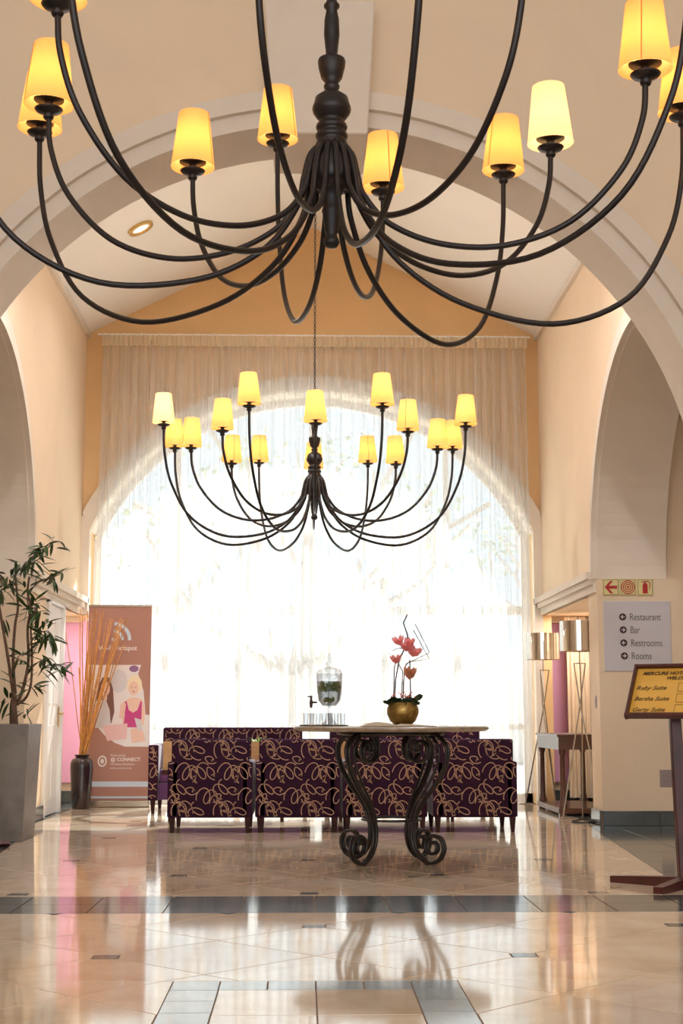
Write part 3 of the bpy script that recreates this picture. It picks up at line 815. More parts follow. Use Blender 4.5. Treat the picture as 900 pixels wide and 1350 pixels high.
def sofa(label, x0, x1, seed):
    y0, y1 = 14.1, 14.9; w_ = x1-x0
    t = thing('sofa', label, 'sofa', ((x0+x1)/2, y0, 0), 0, 'patterned sofas facing the camera'); h = w_/2
    b = NB(); box(b, (0, .70, .475), (w_-.16, .14, .69), bev=.02, seg=3); obj('backrest', b, 'wine', t, smooth=True, angle=.8)
    for s in (-1, 1):
        b = NB(); box(b, (s*(h-.05), .39, .39), (.10, .76, .54), bev=.02, seg=3); obj('armrest', b, 'plum', t, smooth=True, angle=.8)
        b = NB(); box(b, (s*(h-.05), .008, .39), (.094, .012, .53), bev=.003, seg=1); obj('armrest_front_panel', b, 'wine', t)
    b = NB(); box(b, (0, .36, .21), (w_-.2, .68, .16), bev=.01); obj('seat_base', b, 'plum', t)
    n = 2
    for i in range(n):
        cw = (w_-.2)/n
        b = NB(); box(b, (-h+.1+cw*(i+.5), .34, .355), (cw-.01, .62, .14), bev=.035, seg=3); obj('seat_cushion', b, 'plum', t, smooth=True, angle=.8)
    ins = lambda x_, z: abs(x_) < h-.10 and .44 < z < .81
    b = cord(ins, -h, h, .4, .83, lambda x_, z: (x_, .627, z), seed=seed)
    obj('corded_pattern', b, 'tan', t)
    ins = lambda x_, z: h-.092 < abs(x_) < h-.008 and .14 < z < .645
    obj('armrest_cord', cord(ins, -h, h, .12, .66, lambda x_, z: (x_, .0005, z), seed=seed+1), 'tan', t)
    b = NB(); tube(b, [(-h+.1, .64, .818), (h-.1, .64, .818)], .005, 6); obj('piping', b, 'plum', t)
    for (lx, ly) in ((-h+.05, .04), (h-.05, .04), (-h+.05, .72), (h-.05, .72)):
        b = NB(); leg(b, lx, ly, .135); obj('leg', b, 'darkwood', t)
sofa('plum sofa with tan loops facing the camera, nearer the banner', -1.60, -.02, 4)
sofa('plum sofa with tan loops facing the camera, behind the iron table', .10, 1.80, 9)
for (x, lb) in ((-.78, 'low dark coffee table between the left armchairs and sofa'), (.75, 'low dark coffee table between the right armchairs and sofa')):
    t = thing('coffee_table', lb, 'table', (x, 13.2, 0), 0, 'low coffee tables')
    b = NB(); box(b, (0, 0, .435), (1.15, .5, .04), bev=.004); obj('tabletop', b, 'darkwood', t)
    for sx in (-1, 1):
        for sy in (-1, 1):
            b = NB(); leg(b, sx*.5, sy*.2, .41); obj('leg', b, 'darkwood', t)
for (x, lb) in ((-1.29, 'light wooden planter box left of the first armchair back'), (-.495, 'light wooden planter box with grass seen between the first two armchairs'),
                (.30, 'light wooden planter box between the second and third armchairs'), (1.2, 'light wooden planter box left of the rightmost armchair')):
    t = thing('planter_box', lb, 'planter', (x, 13.15, .4555), 0, 'wooden planter boxes on the coffee tables')
    b = NB()
    for s in (-1, 1): box(b, (s*.06, 0, .125), (.012, .13, .25)); box(b, (0, s*.06, .125), (.11, .012, .25))
    box(b, (0, 0, .01), (.11, .11, .012)); obj('wooden_box', b, 'lightwood', t)
    b = NB(); box(b, (0, 0, .2), (.108, .108, .02)); obj('soil', b, 'soil', t)
    rr = random.Random(int(x*100)); b = NB()
    for k in range(34):
        a = rr.uniform(0, 6.28); r0 = rr.uniform(0, .035); L = rr.uniform(.05, .12) if x == -.495 else rr.uniform(.04, .055); lean = rr.uniform(.1, .8)
        p0 = Vector((r0*cos(a), r0*sin(a), .2)); d = Vector((cos(a)*lean, sin(a)*lean, 1)).normalized()
        s_ = Vector((-sin(a), cos(a), 0))*.006; p1 = p0+d*L*.6; p2 = p0+d*L+Vector((cos(a), sin(a), -.3))*.03
        v = [b.verts.new(q) for q in (p0-s_, p0+s_, p1+s_, p2, p1-s_)]; b.faces.new(v)
    o = obj('grass_blades', b, 'grass', t); o['kind'] = 'stuff'

# ================================================================== IRON TABLE
T = (.482, 9.4); TZ = .868
t = thing('iron_scroll_table', 'round stone topped table on black wrought iron scroll legs', 'table', (T[0], T[1], 0))
b = NB(); lathe(b, [(0, .836), (.60, .836), (.625, .842), (.637, .852), (.636, .862), (.628, TZ), (0, TZ)], n=64); obj('tabletop', b, 'stone', t, smooth=True, angle=.5)
def spiral(cx, cz, r0, r1, a0, turns, n=26, sgn=1):
    return [(cx+(r0+(r1-r0)*i/n)*cos(a0+sgn*2*pi*turns*i/n), cz+(r0+(r1-r0)*i/n)*sin(a0+sgn*2*pi*turns*i/n)) for i in range(n+1)]
def leg_path():
    top = spiral(.235, .722, .108, .028, radians(80), 1.3, sgn=1)      # passes over the inner side and curls in
    # centre of the scroll lies inwards of the outer bulge; the bar arrives from outside over the top
    top = [(x, z) for x, z in spiral(.235, .722, .108, .03, radians(95), 1.35, sgn=1)]
    mid = crom([(.235, 0, .832), (.36, 0, .815), (.445, 0, .735), (.43, 0, .62), (.345, 0, .49), (.235, 0, .37), (.185, 0, .27), (.17, 0, .17), (.205, 0, .075), (.29, 0, .014), (.375, 0, .035), (.415, 0, .10), (.395, 0, .165), (.335, 0, .185)], 6)
    foot = spiral(.33, .118, .067, .02, radians(85), 1.15, sgn=1)
    return [(x, 0, z) for x, z in top[::-1][:-1]], [tuple(p) for p in mid], [(x, 0, z) for x, z in foot[1:]]
a_, m_, f_ = leg_path()
# the top spiral turns the other way: mirror it so that it curls inwards and down
a_ = [(2*.235-p[0], 0, p[2]) if False else p for p in a_]
path = a_+m_+f_
for k in range(4):
    ang = radians(45+90*k+4)
    root = None
    b = NB()
    mt = Matrix.Rotation(ang, 4, 'Z')
    for off in (-.0125, .0125):
        tube(b, [mt @ Vector((p[0], off, p[2])) for p in path], .0105, 8)
    o = obj('leg', b, 'iron', t, smooth=True)
    b = NB()
    inner = crom([(.27, 0, .826), (.345, 0, .79), (.385, 0, .72), (.37, 0, .63), (.29, 0, .49), (.205, 0, .38), (.16, 0, .28)], 6)
    tube(b, [mt @ p for p in inner], .009, 6)
    q = NB()
    obj('leg_inner_bar', b, 'iron', o, smooth=True); q.free()
b = NB(); tube(b, [(.19*cos(2*pi*i/40), .19*sin(2*pi*i/40), .272) for i in range(40)], .008, 8, closed=True); obj('stretcher_ring', b, 'iron', t, smooth=True)
b = NB(); tube(b, [(.34*cos(2*pi*i/40), .34*sin(2*pi*i/40), .822) for i in range(40)], .012, 8, closed=True); obj('top_ring', b, 'iron', t, smooth=True)
# ---- dispenser
ux, uy = .077, 9.32
t = thing('glass_drink_dispenser', 'tall clear glass drink dispenser with lime slices standing on the round table', 'dispenser', (ux, uy, TZ))
Z = lambda z: z-TZ+.002
b = NB(); lathe(b, [(.05, Z(.872)), (.052, Z(.878)), (.03, Z(.90)), (.014, Z(.935)), (.02, Z(.95)), (.014, Z(.965)), (.03, Z(.985)), (0, Z(.99))], n=24); obj('pedestal', b, 'glass', t, smooth=True)
b = NB(); lathe(b, [(0, Z(.99)), (.045, Z(.995)), (.072, Z(1.03)), (.083, Z(1.09)), (.086, Z(1.15)), (.086, Z(1.205)), (.083, Z(1.205)), (.083, Z(1.15)), (.08, Z(1.09)), (.069, Z(1.033)), (.042, Z(1.0)), (0, Z(.996))], n=28, cap=False); obj('urn', b, 'glass', t, smooth=True)
b = NB(); lathe(b, [(.09, Z(1.205)), (.09, Z(1.215)), (.07, Z(1.232)), (.03, Z(1.245)), (.014, Z(1.25)), (.026, Z(1.27)), (.018, Z(1.285)), (.01, Z(1.29)), (.017, Z(1.305)), (.012, Z(1.325)), (0, Z(1.345))], n=24); obj('lid', b, 'glass', t, smooth=True)
b = NB(); lathe(b, [(0, Z(1.0)), (.04, Z(1.002)), (.067, Z(1.035)), (.077, Z(1.09)), (.079, Z(1.155)), (0, Z(1.155))], n=24); obj('water', b, 'water', t, smooth=True)
rr = random.Random(4)
for k in range(40):
    b = NB(); a = k*1.37; r_ = rr.uniform(.045, .064) if k < 26 else rr.uniform(.01, .05); z = Z(rr.uniform(1.10, 1.142)) if k < 33 else Z(1.03)+rr.uniform(0, .01)
    if k >= 33: r_ *= .6
    q = Matrix.Translation((r_*cos(a), r_*sin(a), z)) @ Matrix.Rotation(rr.uniform(0, 3), 4, 'X') @ Matrix.Rotation(rr.uniform(0, 3), 4, 'Y')
    lathe(b, [(0, -.003), (.019, -.003), (.019, .003), (0, .003)], n=10); bmesh.ops.transform(b, matrix=q, verts=b.verts)
    obj('lime_slice', b, 'mint', t)
b = NB(); tube(b, [(-.078, 0, Z(1.02)), (-.115, 0, Z(1.02))], .006, 8); lathe(b, [(.006, Z(.985)), (.009, Z(1.0)), (.011, Z(1.02)), (.008, Z(1.035)), (.006, Z(1.055)), (.011, Z(1.06)), (.0, Z(1.064))], c=(-.118, 0, 0), n=10)
tube(b, [(-.118, 0, Z(1.055)), (-.145, 0, Z(1.058))], .004, 6)
o = obj('tap', b, 'ink', t, smooth=True)
# ---- tray and glasses
b = NB(); lathe(b, [(0, 0), (.16, 0), (.17, .006), (.168, .009), (.155, .004), (0, .004)], c=(0, 0, 0), n=36); o = obj('round_tray', b, 'chrome', smooth=True, angle=.6); o.location = (.045, 9.52, TZ+.001)
tag(o, 'thin silver tray under the drinking glasses on the round table', 'tray')
b = NB(); lathe(b, [(0, 0), (.016, 0), (.019, .08), (.0175, .08), (.0148, .006), (0, .006)], n=16)
gl = obj('drinking_glass', b, 'glass', smooth=True, angle=.6)
nms = ['leftmost', 'second from left', 'third from left', 'fourth from left', 'fifth from left', 'sixth from left', 'rightmost']
for i in range(7):
    o = gl if i == 0 else gl.copy()
    if i: col.objects.link(o)
    o.location = (-.075+i*.0405, 9.52+(.03 if i % 2 else -.03), TZ+.0055)
    tag(o, 'small clear drinking glass on the silver tray, %s of the row' % nms[i], 'glass', 'drinking glasses on the tray')
# ---- open book
t = thing('open_book', 'open book with cream pages lying in front of the gold bowl', 'book', (.50, 9.12, TZ))
b = NB(); rowsb = []
for (x, z) in ((-.215, .002), (-.19, .02), (-.12, .03), (-.05, .022), (0, .008), (.04, .016), (.12, .014), (.2, .007), (.235, .002)):
    rowsb.append([b.verts.new((x, y, z)) for y in (-.1, .12)] + [b.verts.new((x, y, .0035)) for y in (.12, -.1)])
for a, c in zip(rowsb, rowsb[1:]):
    for i in range(4): b.faces.new((a[i], a[(i+1) % 4], c[(i+1) % 4], c[i]))
b.faces.new(rowsb[0]); b.faces.new(rowsb[-1]); obj('pages', b, 'paper', t)
b = NB(); box(b, (.01, .01, .0018), (.47, .24, .003)); obj('cover', b, 'leather', t)
# ---- gold bowl with flowers
fx, fy = .561, 9.42
t = thing('flower_arrangement', 'round gold bowl with coral flowers, dark leaves and bent twigs on the round table', 'flower arrangement', (fx, fy, TZ))
b = NB(); lathe(b, [(0, .002), (.055, .002), (.06, .012), (.085, .035), (.104, .08), (.106, .11), (.096, .14), (.086, .155), (.082, .153), (.09, .135), (0, .13)], n=32); obj('bowl', b, 'gold', t, smooth=True, angle=.9)
rr = random.Random(9)
def petal(b, c, d, L, wd, cup=.3):
    d = Vector(d).normalized(); s = d.cross(Vector((.3, .8, .2))).normalized(); n = d.cross(s).normalized()
    c = Vector(c); P = [c, c+d*L*.35+s*wd, c+d*L*.75+s*wd*.8+n*L*cup*.3, c+d*L+n*L*cup*.5, c+d*L*.75-s*wd*.8+n*L*cup*.3, c+d*L*.35-s*wd]
    m = b.verts.new(c+d*L*.55-n*wd*.35); V = [b.verts.new(p) for p in P]
    for i in range(6): b.faces.new((V[i], V[(i+1) % 6], m))
for k in range(70):
    a = rr.uniform(0, 6.28); r_ = rr.uniform(.02, .09); b = NB()
    petal(b, (r_*cos(a), r_*sin(a), .145+.03*rr.random()), (cos(a), sin(a), rr.uniform(-.25, .9)), rr.uniform(.035, .065), .013); obj('succulent_leaf', b, 'sedum', t)
b = NB()
for k in range(26):
    a = rr.uniform(0, 6.28); r_ = rr.uniform(.0, .09)
    bmesh.ops.create_icosphere(b, subdivisions=1, radius=.006, matrix=Matrix.Translation((r_*cos(a), r_*sin(a)-.02, .2+rr.uniform(-.012, .02))))
o = obj('pink_buds', b, 'petal', t); o['kind'] = 'stuff'
def twig(pts, r=.0035, name='twig', y=0):
    b = NB(); tube(b, [(x-fx, y+.01*i, z-TZ) for i, (x, z) in enumerate(pts)], r, 6); obj(name, b, 'twig', t)
twig([(.508, 1.03), (.515, 1.166), (.54, 1.3), (.594, 1.41), (.599, 1.465), (.572, 1.55), (.6, 1.605)], .0045)
twig([(.561, 1.03), (.566, 1.151), (.585, 1.275), (.744, 1.35), (.65, 1.54)], .003)
twig([(.566, 1.03), (.575, 1.255), (.608, 1.29), (.743, 1.31), (.64, 1.5)], .003, y=.02)
twig([(.50, 1.03), (.508, 1.251), (.523, 1.31)], .0035); twig([(.552, 1.04), (.565, 1.226), (.535, 1.28)], .003, y=.02); twig([(.612, 1.03), (.609, 1.3)], .004, y=-.02)
twig([(.533, 1.29), (.468, 1.345), (.523, 1.375), (.609, 1.385), (.70, 1.37)], .0025, y=-.02)
def bloom(x, z, s, m, tilt):
    b = NB()
    for k in range(7):
        a = 2*pi*k/7; petal(b, (x-fx, -.02, z-TZ), (cos(a)*.75+tilt[0], sin(a)*.75-.2, .6+tilt[1]), s*1.35, s*.26)
    for k in range(4):
        a = 2*pi*k/4+.4; petal(b, (x-fx, -.02, z-TZ), (cos(a)*.35+tilt[0], sin(a)*.35, 1+tilt[1]), s*.9, s*.25)
    obj('bloom', b, m, t)
bloom(.54, 1.395, .055, 'petal', (-.3, .5)); bloom(.52, 1.275, .052, 'petal', (-.2, .5)); bloom(.585, 1.355, .06, 'petal', (.1, .4)); bloom(.625, 1.32, .065, 'petal', (.4, .3)); bloom(.602, 1.17, .07, 'petalo', (.25, .9))
bloom(.60, 1.39, .05, 'petal', (.3, .5))

# ================================================================== LEFT SIDE
# ---- tapered metal planter with tree
t = thing('potted_tree', 'tall tapered grey metal planter with a leafy green indoor tree', 'potted plant', (-2.44, 11.2, 0))
def frust(b, w0, w1, h, wall=.03):
    taperbox(b, (0, 0, 0), (w0, w0), (0, 0, h), (w1, w1))
b = NB()
v0 = [(-1, -1), (1, -1), (1, 1), (-1, 1)]
rings = []
for (hw, z) in ((.245, 0), (.275, .875), (.25, .875), (.245, .80)):
    rings.append([b.verts.new((x*hw, y*hw, z)) for x, y in v0])
b.faces.new(rings[0][::-1]); b.faces.new(rings[-1])
for a, c in zip(rings, rings[1:]):
    for i in range(4): b.faces.new((a[i], a[(i+1) % 4], c[(i+1) % 4], c[i]))
bmesh.ops.bevel(b, geom=[e for e in b.edges], offset=.004, segments=1, affect='EDGES')
obj('planter', b, 'zinc', t)
b = NB(); box(b, (0, 0, .81), (.46, .46, .03)); obj('soil', b, 'soil', t)
ST = [([(-2.327, .83), (-2.339, 1.0), (-2.331, 1.10)], .036), ([(-2.332, 1.046), (-2.369, 1.28), (-2.405, 1.486), (-2.448, 1.693), (-2.484, 1.901), (-2.453, 2.02)], .014),
      ([(-2.328, 1.104), (-2.355, 1.368), (-2.351, 1.634), (-2.333, 1.782), (-2.357, 1.991), (-2.366, 2.069)], .013),
      ([(-2.314, 1.017), (-2.266, 1.163), (-2.237, 1.368), (-2.25, 1.604), (-2.232, 1.782), (-2.26, 1.901), (-2.251, 2.021)], .014),
      ([(-2.308, 1.028), (-2.245, 1.075), (-2.208, 1.192), (-2.209, 1.427), (-2.223, 1.664), (-2.173, 1.783)], .012),
      ([(-2.244, 1.782), (-2.252, 1.854), (-2.196, 1.949), (-2.15, 1.991), (-2.085, 2.003), (-2.003, 2.034)], .006),
      ([(-2.364, 2.021), (-2.336, 2.069), (-2.266, 2.117), (-2.185, 2.165), (-2.139, 2.231), (-2.116, 2.274)], .006),
      ([(-2.212, 1.516), (-2.167, 1.575), (-2.108, 1.593), (-2.071, 1.545)], .005), ([(-2.212, 1.309), (-2.148, 1.356), (-2.067, 1.38), (-1.994, 1.31)], .005),
      ([(-2.353, 1.309), (-2.314, 1.392), (-2.28, 1.415)], .005), ([(-2.202, 1.949), (-2.18, 2.021), (-2.121, 2.033)], .004)]
rr = random.Random(21)
for i, (P, r_) in enumerate(ST):
    y0_ = rr.uniform(-.06, .06) if i else 0
    pts = crom([(x+2.44, y0_*min(1, k/2), z) for k, (x, z) in enumerate(P)], 4)
    b = NB(); tube(b, pts, [r_*(1-.45*k/len(pts)) for k in range(len(pts))], 7); obj('trunk' if i == 0 else 'stem', b, 'bark', t, smooth=True)
leaf_mes = []
for k in range(5):
    b = NB(); n = 6; L = 1.0; cv = [.05, .25, .4, .15, .3][k]; rows = []
    for i in range(n+1):
        u = i/n; w_ = .095*sin(pi*min(1, u*.96+.03))**.75 if 0 < i < n else .004
        z = -cv*u*u*.7
        rows.append([b.verts.new((u, -w_, z+w_*.35)), b.verts.new((u, 0, z)), b.verts.new((u, w_, z+w_*.35))])
    for a, c in zip(rows, rows[1:]):
        for i in range(2): b.faces.new((a[i], a[i+1], c[i+1], c[i]))
    for f in b.faces: f.smooth = True
    me = bpy.data.meshes.new('leaf'); b.to_mesh(me); b.free(); me.materials.append(M['leaf']); leaf_mes.append(me)
CL = [((-2.45, 1.931), .119, 34), ((-2.406, 2.021), .084, 12), ((-2.128, 2.25), .119, 20), ((-2.057, 2.286), .072, 7), ((-2.214, 2.153), .084, 13), ((-2.314, 2.111), .072, 10),
      ((-2.085, 2.009), .084, 13), ((-2.003, 2.046), .06, 6), ((-2.22, 1.782), .084, 15), ((-2.16, 1.735), .084, 14), ((-2.121, 1.616), .096, 14), ((-2.095, 1.534), .102, 28),
      ((-2.291, 1.392), .084, 15), ((-2.147, 1.309), .084, 14), ((-2.042, 1.333), .084, 17), ((-1.993, 1.286), .048, 6), ((-2.386, 1.063), .06, 8), ((-2.248, .958), .042, 7), ((-2.213, 1.163), .054, 8), ((-2.319, 1.192), .054, 6), ((-2.448, 1.693), .048, 6), ((-2.26, 1.931), .072, 9)]
for (cx, cz), s, n in CL:
    for k in range(n):
        a = rr.uniform(0, 2*pi); el = rr.uniform(-1.1, .75)
        d = Vector((cos(a)*cos(el), sin(a)*cos(el)*.9, sin(el)))
        base = Vector((cx+2.44+d.x*s*.35+rr.gauss(0, s*.22), d.y*s*.35+rr.gauss(0, s*.3), cz+rr.gauss(0, s*.25)))
        o = bpy.data.objects.new('leaf', leaf_mes[rr.randrange(5)]); col.objects.link(o); o.parent = t
        o.location = base; o.rotation_euler = (rr.uniform(-.7, .7), -el, a); o.scale = [rr.uniform(.115, .17)]*3
# ---- floor vase and bamboo
vx, vy = -2.355, 14.85
b = NB(); lathe(b, [(0, 0), (.088, 0), (.092, .01), (.105, .2), (.118, .40), (.117, .46), (.10, .50), (.066, .515), (.07, .53), (.082, .54), (.078, .545), (.058, .53), (.055, .50), (.09, .45), (.08, .1), (0, .06)], n=32)
o = obj('floor_vase', b, 'ceramic', smooth=True, angle=1.0); o.location = (vx, vy, 0); tag(o, 'glossy dark brown floor vase holding bamboo sticks by the banner', 'vase')
ORD = ['first', 'second', 'third', 'fourth', 'fifth', 'sixth', 'seventh', 'eighth', 'ninth', 'tenth', 'eleventh', 'twelfth', 'thirteenth', 'fourteenth', 'fifteenth', 'sixteenth', 'seventeenth', 'eighteenth']
TP = [(-2.599, 2.001), (-2.411, 2.041), (-2.377, 1.97), (-2.339, 2.018), (-2.311, 1.828), (-2.283, 1.986), (-2.253, 2.042), (-2.229, 2.018), (-2.197, 2.002), (-2.174, 2.018), (-2.14, 1.907), (-2.101, 1.947), (-2.069, 1.923), (-2.029, 1.892), (-1.991, 1.947), (-1.959, 1.923), (-1.928, 1.947), (-2.002, 1.75), (-2.142, 1.671), (-2.26, 1.671), (-2.336, 1.592), (-2.046, 1.592), (-2.191, 1.435), (-2.097, 1.435), (-2.418, 1.435), (-2.287, 1.514), (-2.221, 1.71), (-1.961, 1.671)]
for k, (x, z) in enumerate(TP):
    a = k*2.4; r0 = .012+.026*((k*7) % 5)/4
    px, py = vx+r0*cos(a), vy+r0*sin(a)
    dy = rr.uniform(-.10, .06)
    P = [Vector((px+(x-px)*q+(.012*sin(pi*q)*rr.uniform(-1, 1)), py+dy*q, .49+(z-.49)*q)) for q in (0, .25, .5, .75, 1)]
    P = [P[0]-(P[1]-P[0]).normalized()*.22] + P
    b = NB(); r_ = rr.uniform(.0045, .0075)
    tube(b, P, r_, 6)
    for q in (.22, .47, .7, .88):
        c = P[1]+(P[-1]-P[1])*q; dd = (P[-1]-P[1]).normalized()*.004; tube(b, [c-dd, c+dd], r_*1.25, 6)
    o = obj('bamboo_stick', b, 'bamboo')
    if k == 0: lb = 'thin bamboo stick leaning furthest left out of the brown vase over the pink panel'
    elif k == 1: lb = 'upright bamboo stick just left of the banner edge, in the brown vase'
    elif k == 16: lb = 'bamboo stick leaning furthest right across the top of the banner'
    else:
        tall = sorted(p for p in TP if p[1] > 1.8); short = sorted(p for p in TP if p[1] <= 1.8)
        q = tall if z > 1.8 else short; n_ = q.index((x, z))
        lb = '%s bamboo stick in the vase, tip %s from the left' % ('tall golden' if z > 1.8 else 'shorter golden', ORD[n_])
    tag(o, lb, 'bamboo stick', 'bamboo sticks in the floor vase')
# ---- roll-up banner
BY = 15.12
t = thing('rollup_banner', 'brown roll-up banner with a wireless symbol and photo of two women', 'banner', (0, BY, 0))
bx0, bx1, bz0, bz1 = -2.365, -1.70, .07, 2.085
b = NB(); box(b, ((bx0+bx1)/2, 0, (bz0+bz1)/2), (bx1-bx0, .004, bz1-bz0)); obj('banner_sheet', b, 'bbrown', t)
b = NB(); box(b, ((bx0+bx1)/2, .01, .035), (bx1-bx0+.03, .12, .07), bev=.01); obj('base_cassette', b, 'steel', t)
b = NB(); box(b, ((bx0+bx1)/2, 0, bz1+.008), (bx1-bx0+.005, .02, .02)); obj('top_rail', b, 'steel', t)
b = NB(); tube(b, [(-2.03, .02, .06), (-2.03, .02, 2.08)], .008, 6); obj('pole', b, 'steel', t)
def pr(b, pts, lay, mi=0): prism(b, pts, FY, -.003-lay*.0006, -.002, mi)
def ell(cx, cz, rx, rz, n=20, a0=0, a1=360): return [(cx+rx*cos(radians(a0+(a1-a0)*i/n)), cz+rz*sin(radians(a0+(a1-a0)*i/n))) for i in range(n if a1-a0 == 360 else n+1)]
# printed photograph: lower edge sweeps in a curve
b = NB()
pic = [(-2.33, 1.47), (-1.71, 1.47), (-1.71, .66)] + [(-1.71-.25*i/8, .66) for i in range(1, 5)] + [(-2.33+.42*cos(radians(a))+.05, .98+.34*sin(radians(a))) for a in range(-60, -181, -20)]
pic = [(-2.355, 1.47), (-1.705, 1.47), (-1.705, .62), (-1.95, .62), (-2.06, .66), (-2.17, .74), (-2.27, .85), (-2.355, 1.0)]
pr(b, pic, 1, 0)
pr(b, [(-1.80, 1.47), (-1.705, 1.47), (-1.705, .95), (-1.745, .95), (-1.77, 1.2), (-1.83, 1.38)], 2, 1)
pr(b, ell(-1.875, 1.43, .05, .035), 2, 8)
pr(b, ell(-2.03, 1.30, .09, .12), 2, 7)
# left woman: long brown hair, face, pale top
pr(b, [(-2.27, .95), (-2.25, 1.25), (-2.20, 1.34), (-2.13, 1.34), (-2.09, 1.22), (-2.07, .98), (-2.1, .86), (-2.18, .84)], 3, 3)
pr(b, ell(-2.17, 1.22, .048, .075), 4, 2)
pr(b, [(-2.34, .98), (-2.25, 1.10), (-2.16, 1.10), (-2.12, 1.0), (-2.10, .80), (-2.30, .82)], 5, 7)
pr(b, [(-2.20, 1.10), (-2.15, 1.10), (-2.15, 1.16), (-2.19, 1.16)], 3.5, 2)
# right woman: blond bob, magenta vest
pr(b, ell(-1.865, 1.26, .078, .10), 3, 4)
pr(b, ell(-1.875, 1.225, .052, .075), 4, 2)
pr(b, [(-1.985, .98), (-1.95, 1.10), (-1.90, 1.13), (-1.84, 1.13), (-1.78, 1.11), (-1.75, .98), (-1.76, .84), (-1.98, .84)], 3.5, 2)
pr(b, [(-1.975, .82), (-1.96, .95), (-1.965, 1.09), (-1.945, 1.09), (-1.92, 1.0), (-1.875, .97), (-1.83, 1.0), (-1.80, 1.09), (-1.785, 1.09), (-1.785, .95), (-1.79, .82)], 5, 5)
pr(b, [(-2.02, .92), (-2.01, 1.05), (-1.97, 1.09), (-1.95, 1.06), (-1.97, .90)], 6, 2)
# laptop, cup, hands
pr(b, [(-2.19, .84), (-1.93, .86), (-1.94, .70), (-2.14, .68)], 6, 6)
pr(b, [(-1.90, .80), (-1.80, .82), (-1.76, .76), (-1.74, .68), (-1.88, .66)], 6, 2)
pr(b, [(-1.86, .92), (-1.79, .90), (-1.77, .80), (-1.82, .78)], 7, 7)
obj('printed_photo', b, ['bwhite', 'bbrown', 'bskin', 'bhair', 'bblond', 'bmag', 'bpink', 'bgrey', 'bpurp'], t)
for (cx, cz, r_) in ((-2.165, 1.22, 1), (-1.875, 1.225, 1)):      # eyes, mouths
    b = NB()
    for s in (-1, 1): prism(b, ell(cx+s*.02, cz+.01, .007, .004, 10), FY, -.0068, -.003)
    prism(b, ell(cx, cz-.035, .013, .005, 10), FY, -.0068, -.003, 0); obj('printed_face', b, 'bhair', t)
# wireless symbol
b = NB(); wx_, wz_ = -2.095, 1.735
pr(b, ell(wx_, wz_, .022, .022), 2)
for r0, r1 in ((.075, .105), (.15, .185)):
    band(b, [(wx_+r0*cos(radians(a)), wz_+r0*sin(radians(a))) for a in range(-2, 93, 5)], [(wx_+r1*cos(radians(a)), wz_+r1*sin(radians(a))) for a in range(-2, 93, 5)], FY, -.0045, -.002)
obj('wireless_symbol', b, 'bblue', t)
text('Wi-Fi Hotspot', .068, face_y(-2.05, -.003, 1.625), 'bwhite', parent=t, align='CENTER', bold=.001)
b = NB(); band(b, ell(-2.185, .47, .048, .058, 30, 0, 360.1), ell(-2.185, .47, .034, .042, 30, 0, 360.1), FY, -.0042, -.002); pr(b, ell(-2.185, .47, .02, .026), 2); obj('round_emblem', b, 'bwhite', t)
text('Powered by', .032, face_y(-2.10, -.003, .52), 'bwhite', parent=t)
text('@ CONNECT', .05, face_y(-2.10, -.003, .472), 'bwhite', parent=t, bold=.001)
text('Wireless Solutions', .033, face_y(-2.10, -.003, .43), 'bwhite', parent=t)
text('www.connect.co.za', .028, face_y(-2.10, -.003, .392), 'bwhite', parent=t)
b = NB(); box(b, ((bx0+bx1)/2, -.003, .235), (bx1-bx0-.01, .002, .055)); box(b, ((bx0+bx1)/2, -.003, .10), (bx1-bx0-.01, .002, .02)); obj('pale_stripe', b, 'bblue', t)

# ================================================================== RIGHT SIDE
def tripod_lamp(label, x, y, rz, top):
    t = thing('tripod_floor_lamp', label, 'floor lamp', (x, y, 0), rz, 'tripod floor lamps with mirror shades')
    b = NB(); lathe(b, [(.175, top-.275), (.175, top), (.172, top), (.172, top-.275), (.175, top-.275)], n=48, cap=False); obj('lamp_shade', b, 'chrome', t, smooth=True, angle=.6)
    b = NB(); lathe(b, [(0, top-.262), (.17, top-.262), (.17, top-.258), (0, top-.258)], n=32); lathe(b, [(0, top-.27), (.02, top-.27), (.02, top-.24), (0, top-.24)], n=12); obj('shade_diffuser', b, 'brass', t)
    b = NB(); tube(b, [(0, 0, top-.40), (0, 0, top-.26)], .006, 8)
    obj('stem', b, 'steel', t)
    zr = top-.385
    for k in range(3):
        a = 2*pi*k/3; a2 = a+pi
        b = NB(); tube(b, [(.06*cos(a2), .06*sin(a2), zr), (.012*cos(a2+1.2), .012*sin(a2+1.2), zr-.36), (.215*cos(a), .215*sin(a), .004)], [.0065, .007, .0075], 8); obj('leg', b, 'steel', t)
    b = NB(); P = [Vector((.06*cos(2*pi*k/3+pi), .06*sin(2*pi*k/3+pi), zr)) for k in range(3)]
    tube(b, P, .005, 6, closed=True)
    obj('top_bracket', b, 'steel', t)
    return t
tripod_lamp('near tripod floor lamp with mirrored drum shade beside the corner pillar', 2.44, 13.05, radians(200), 1.80)
tripod_lamp('far tripod floor lamp with mirrored drum shade behind the console table', 2.43, 15.0, radians(170), 1.80)
b = NB(); tube(b, crom([(2.47, 13.32, .008), (2.42, 13.1, .008), (2.30, 12.85, .007), (2.42, 12.72, .007), (2.55, 12.9, .007), (2.62, 13.3, .008)], 6), .006, 6); lathe(b, [(0, .0), (.035, 0), (.035, .02), (0, .022)], c=(2.47, 12.80, 0), n=14)
tag(obj('power_cable', b, 'cable', smooth=True), 'black power cable and foot switch lying on the floor under the near lamp', 'cable')
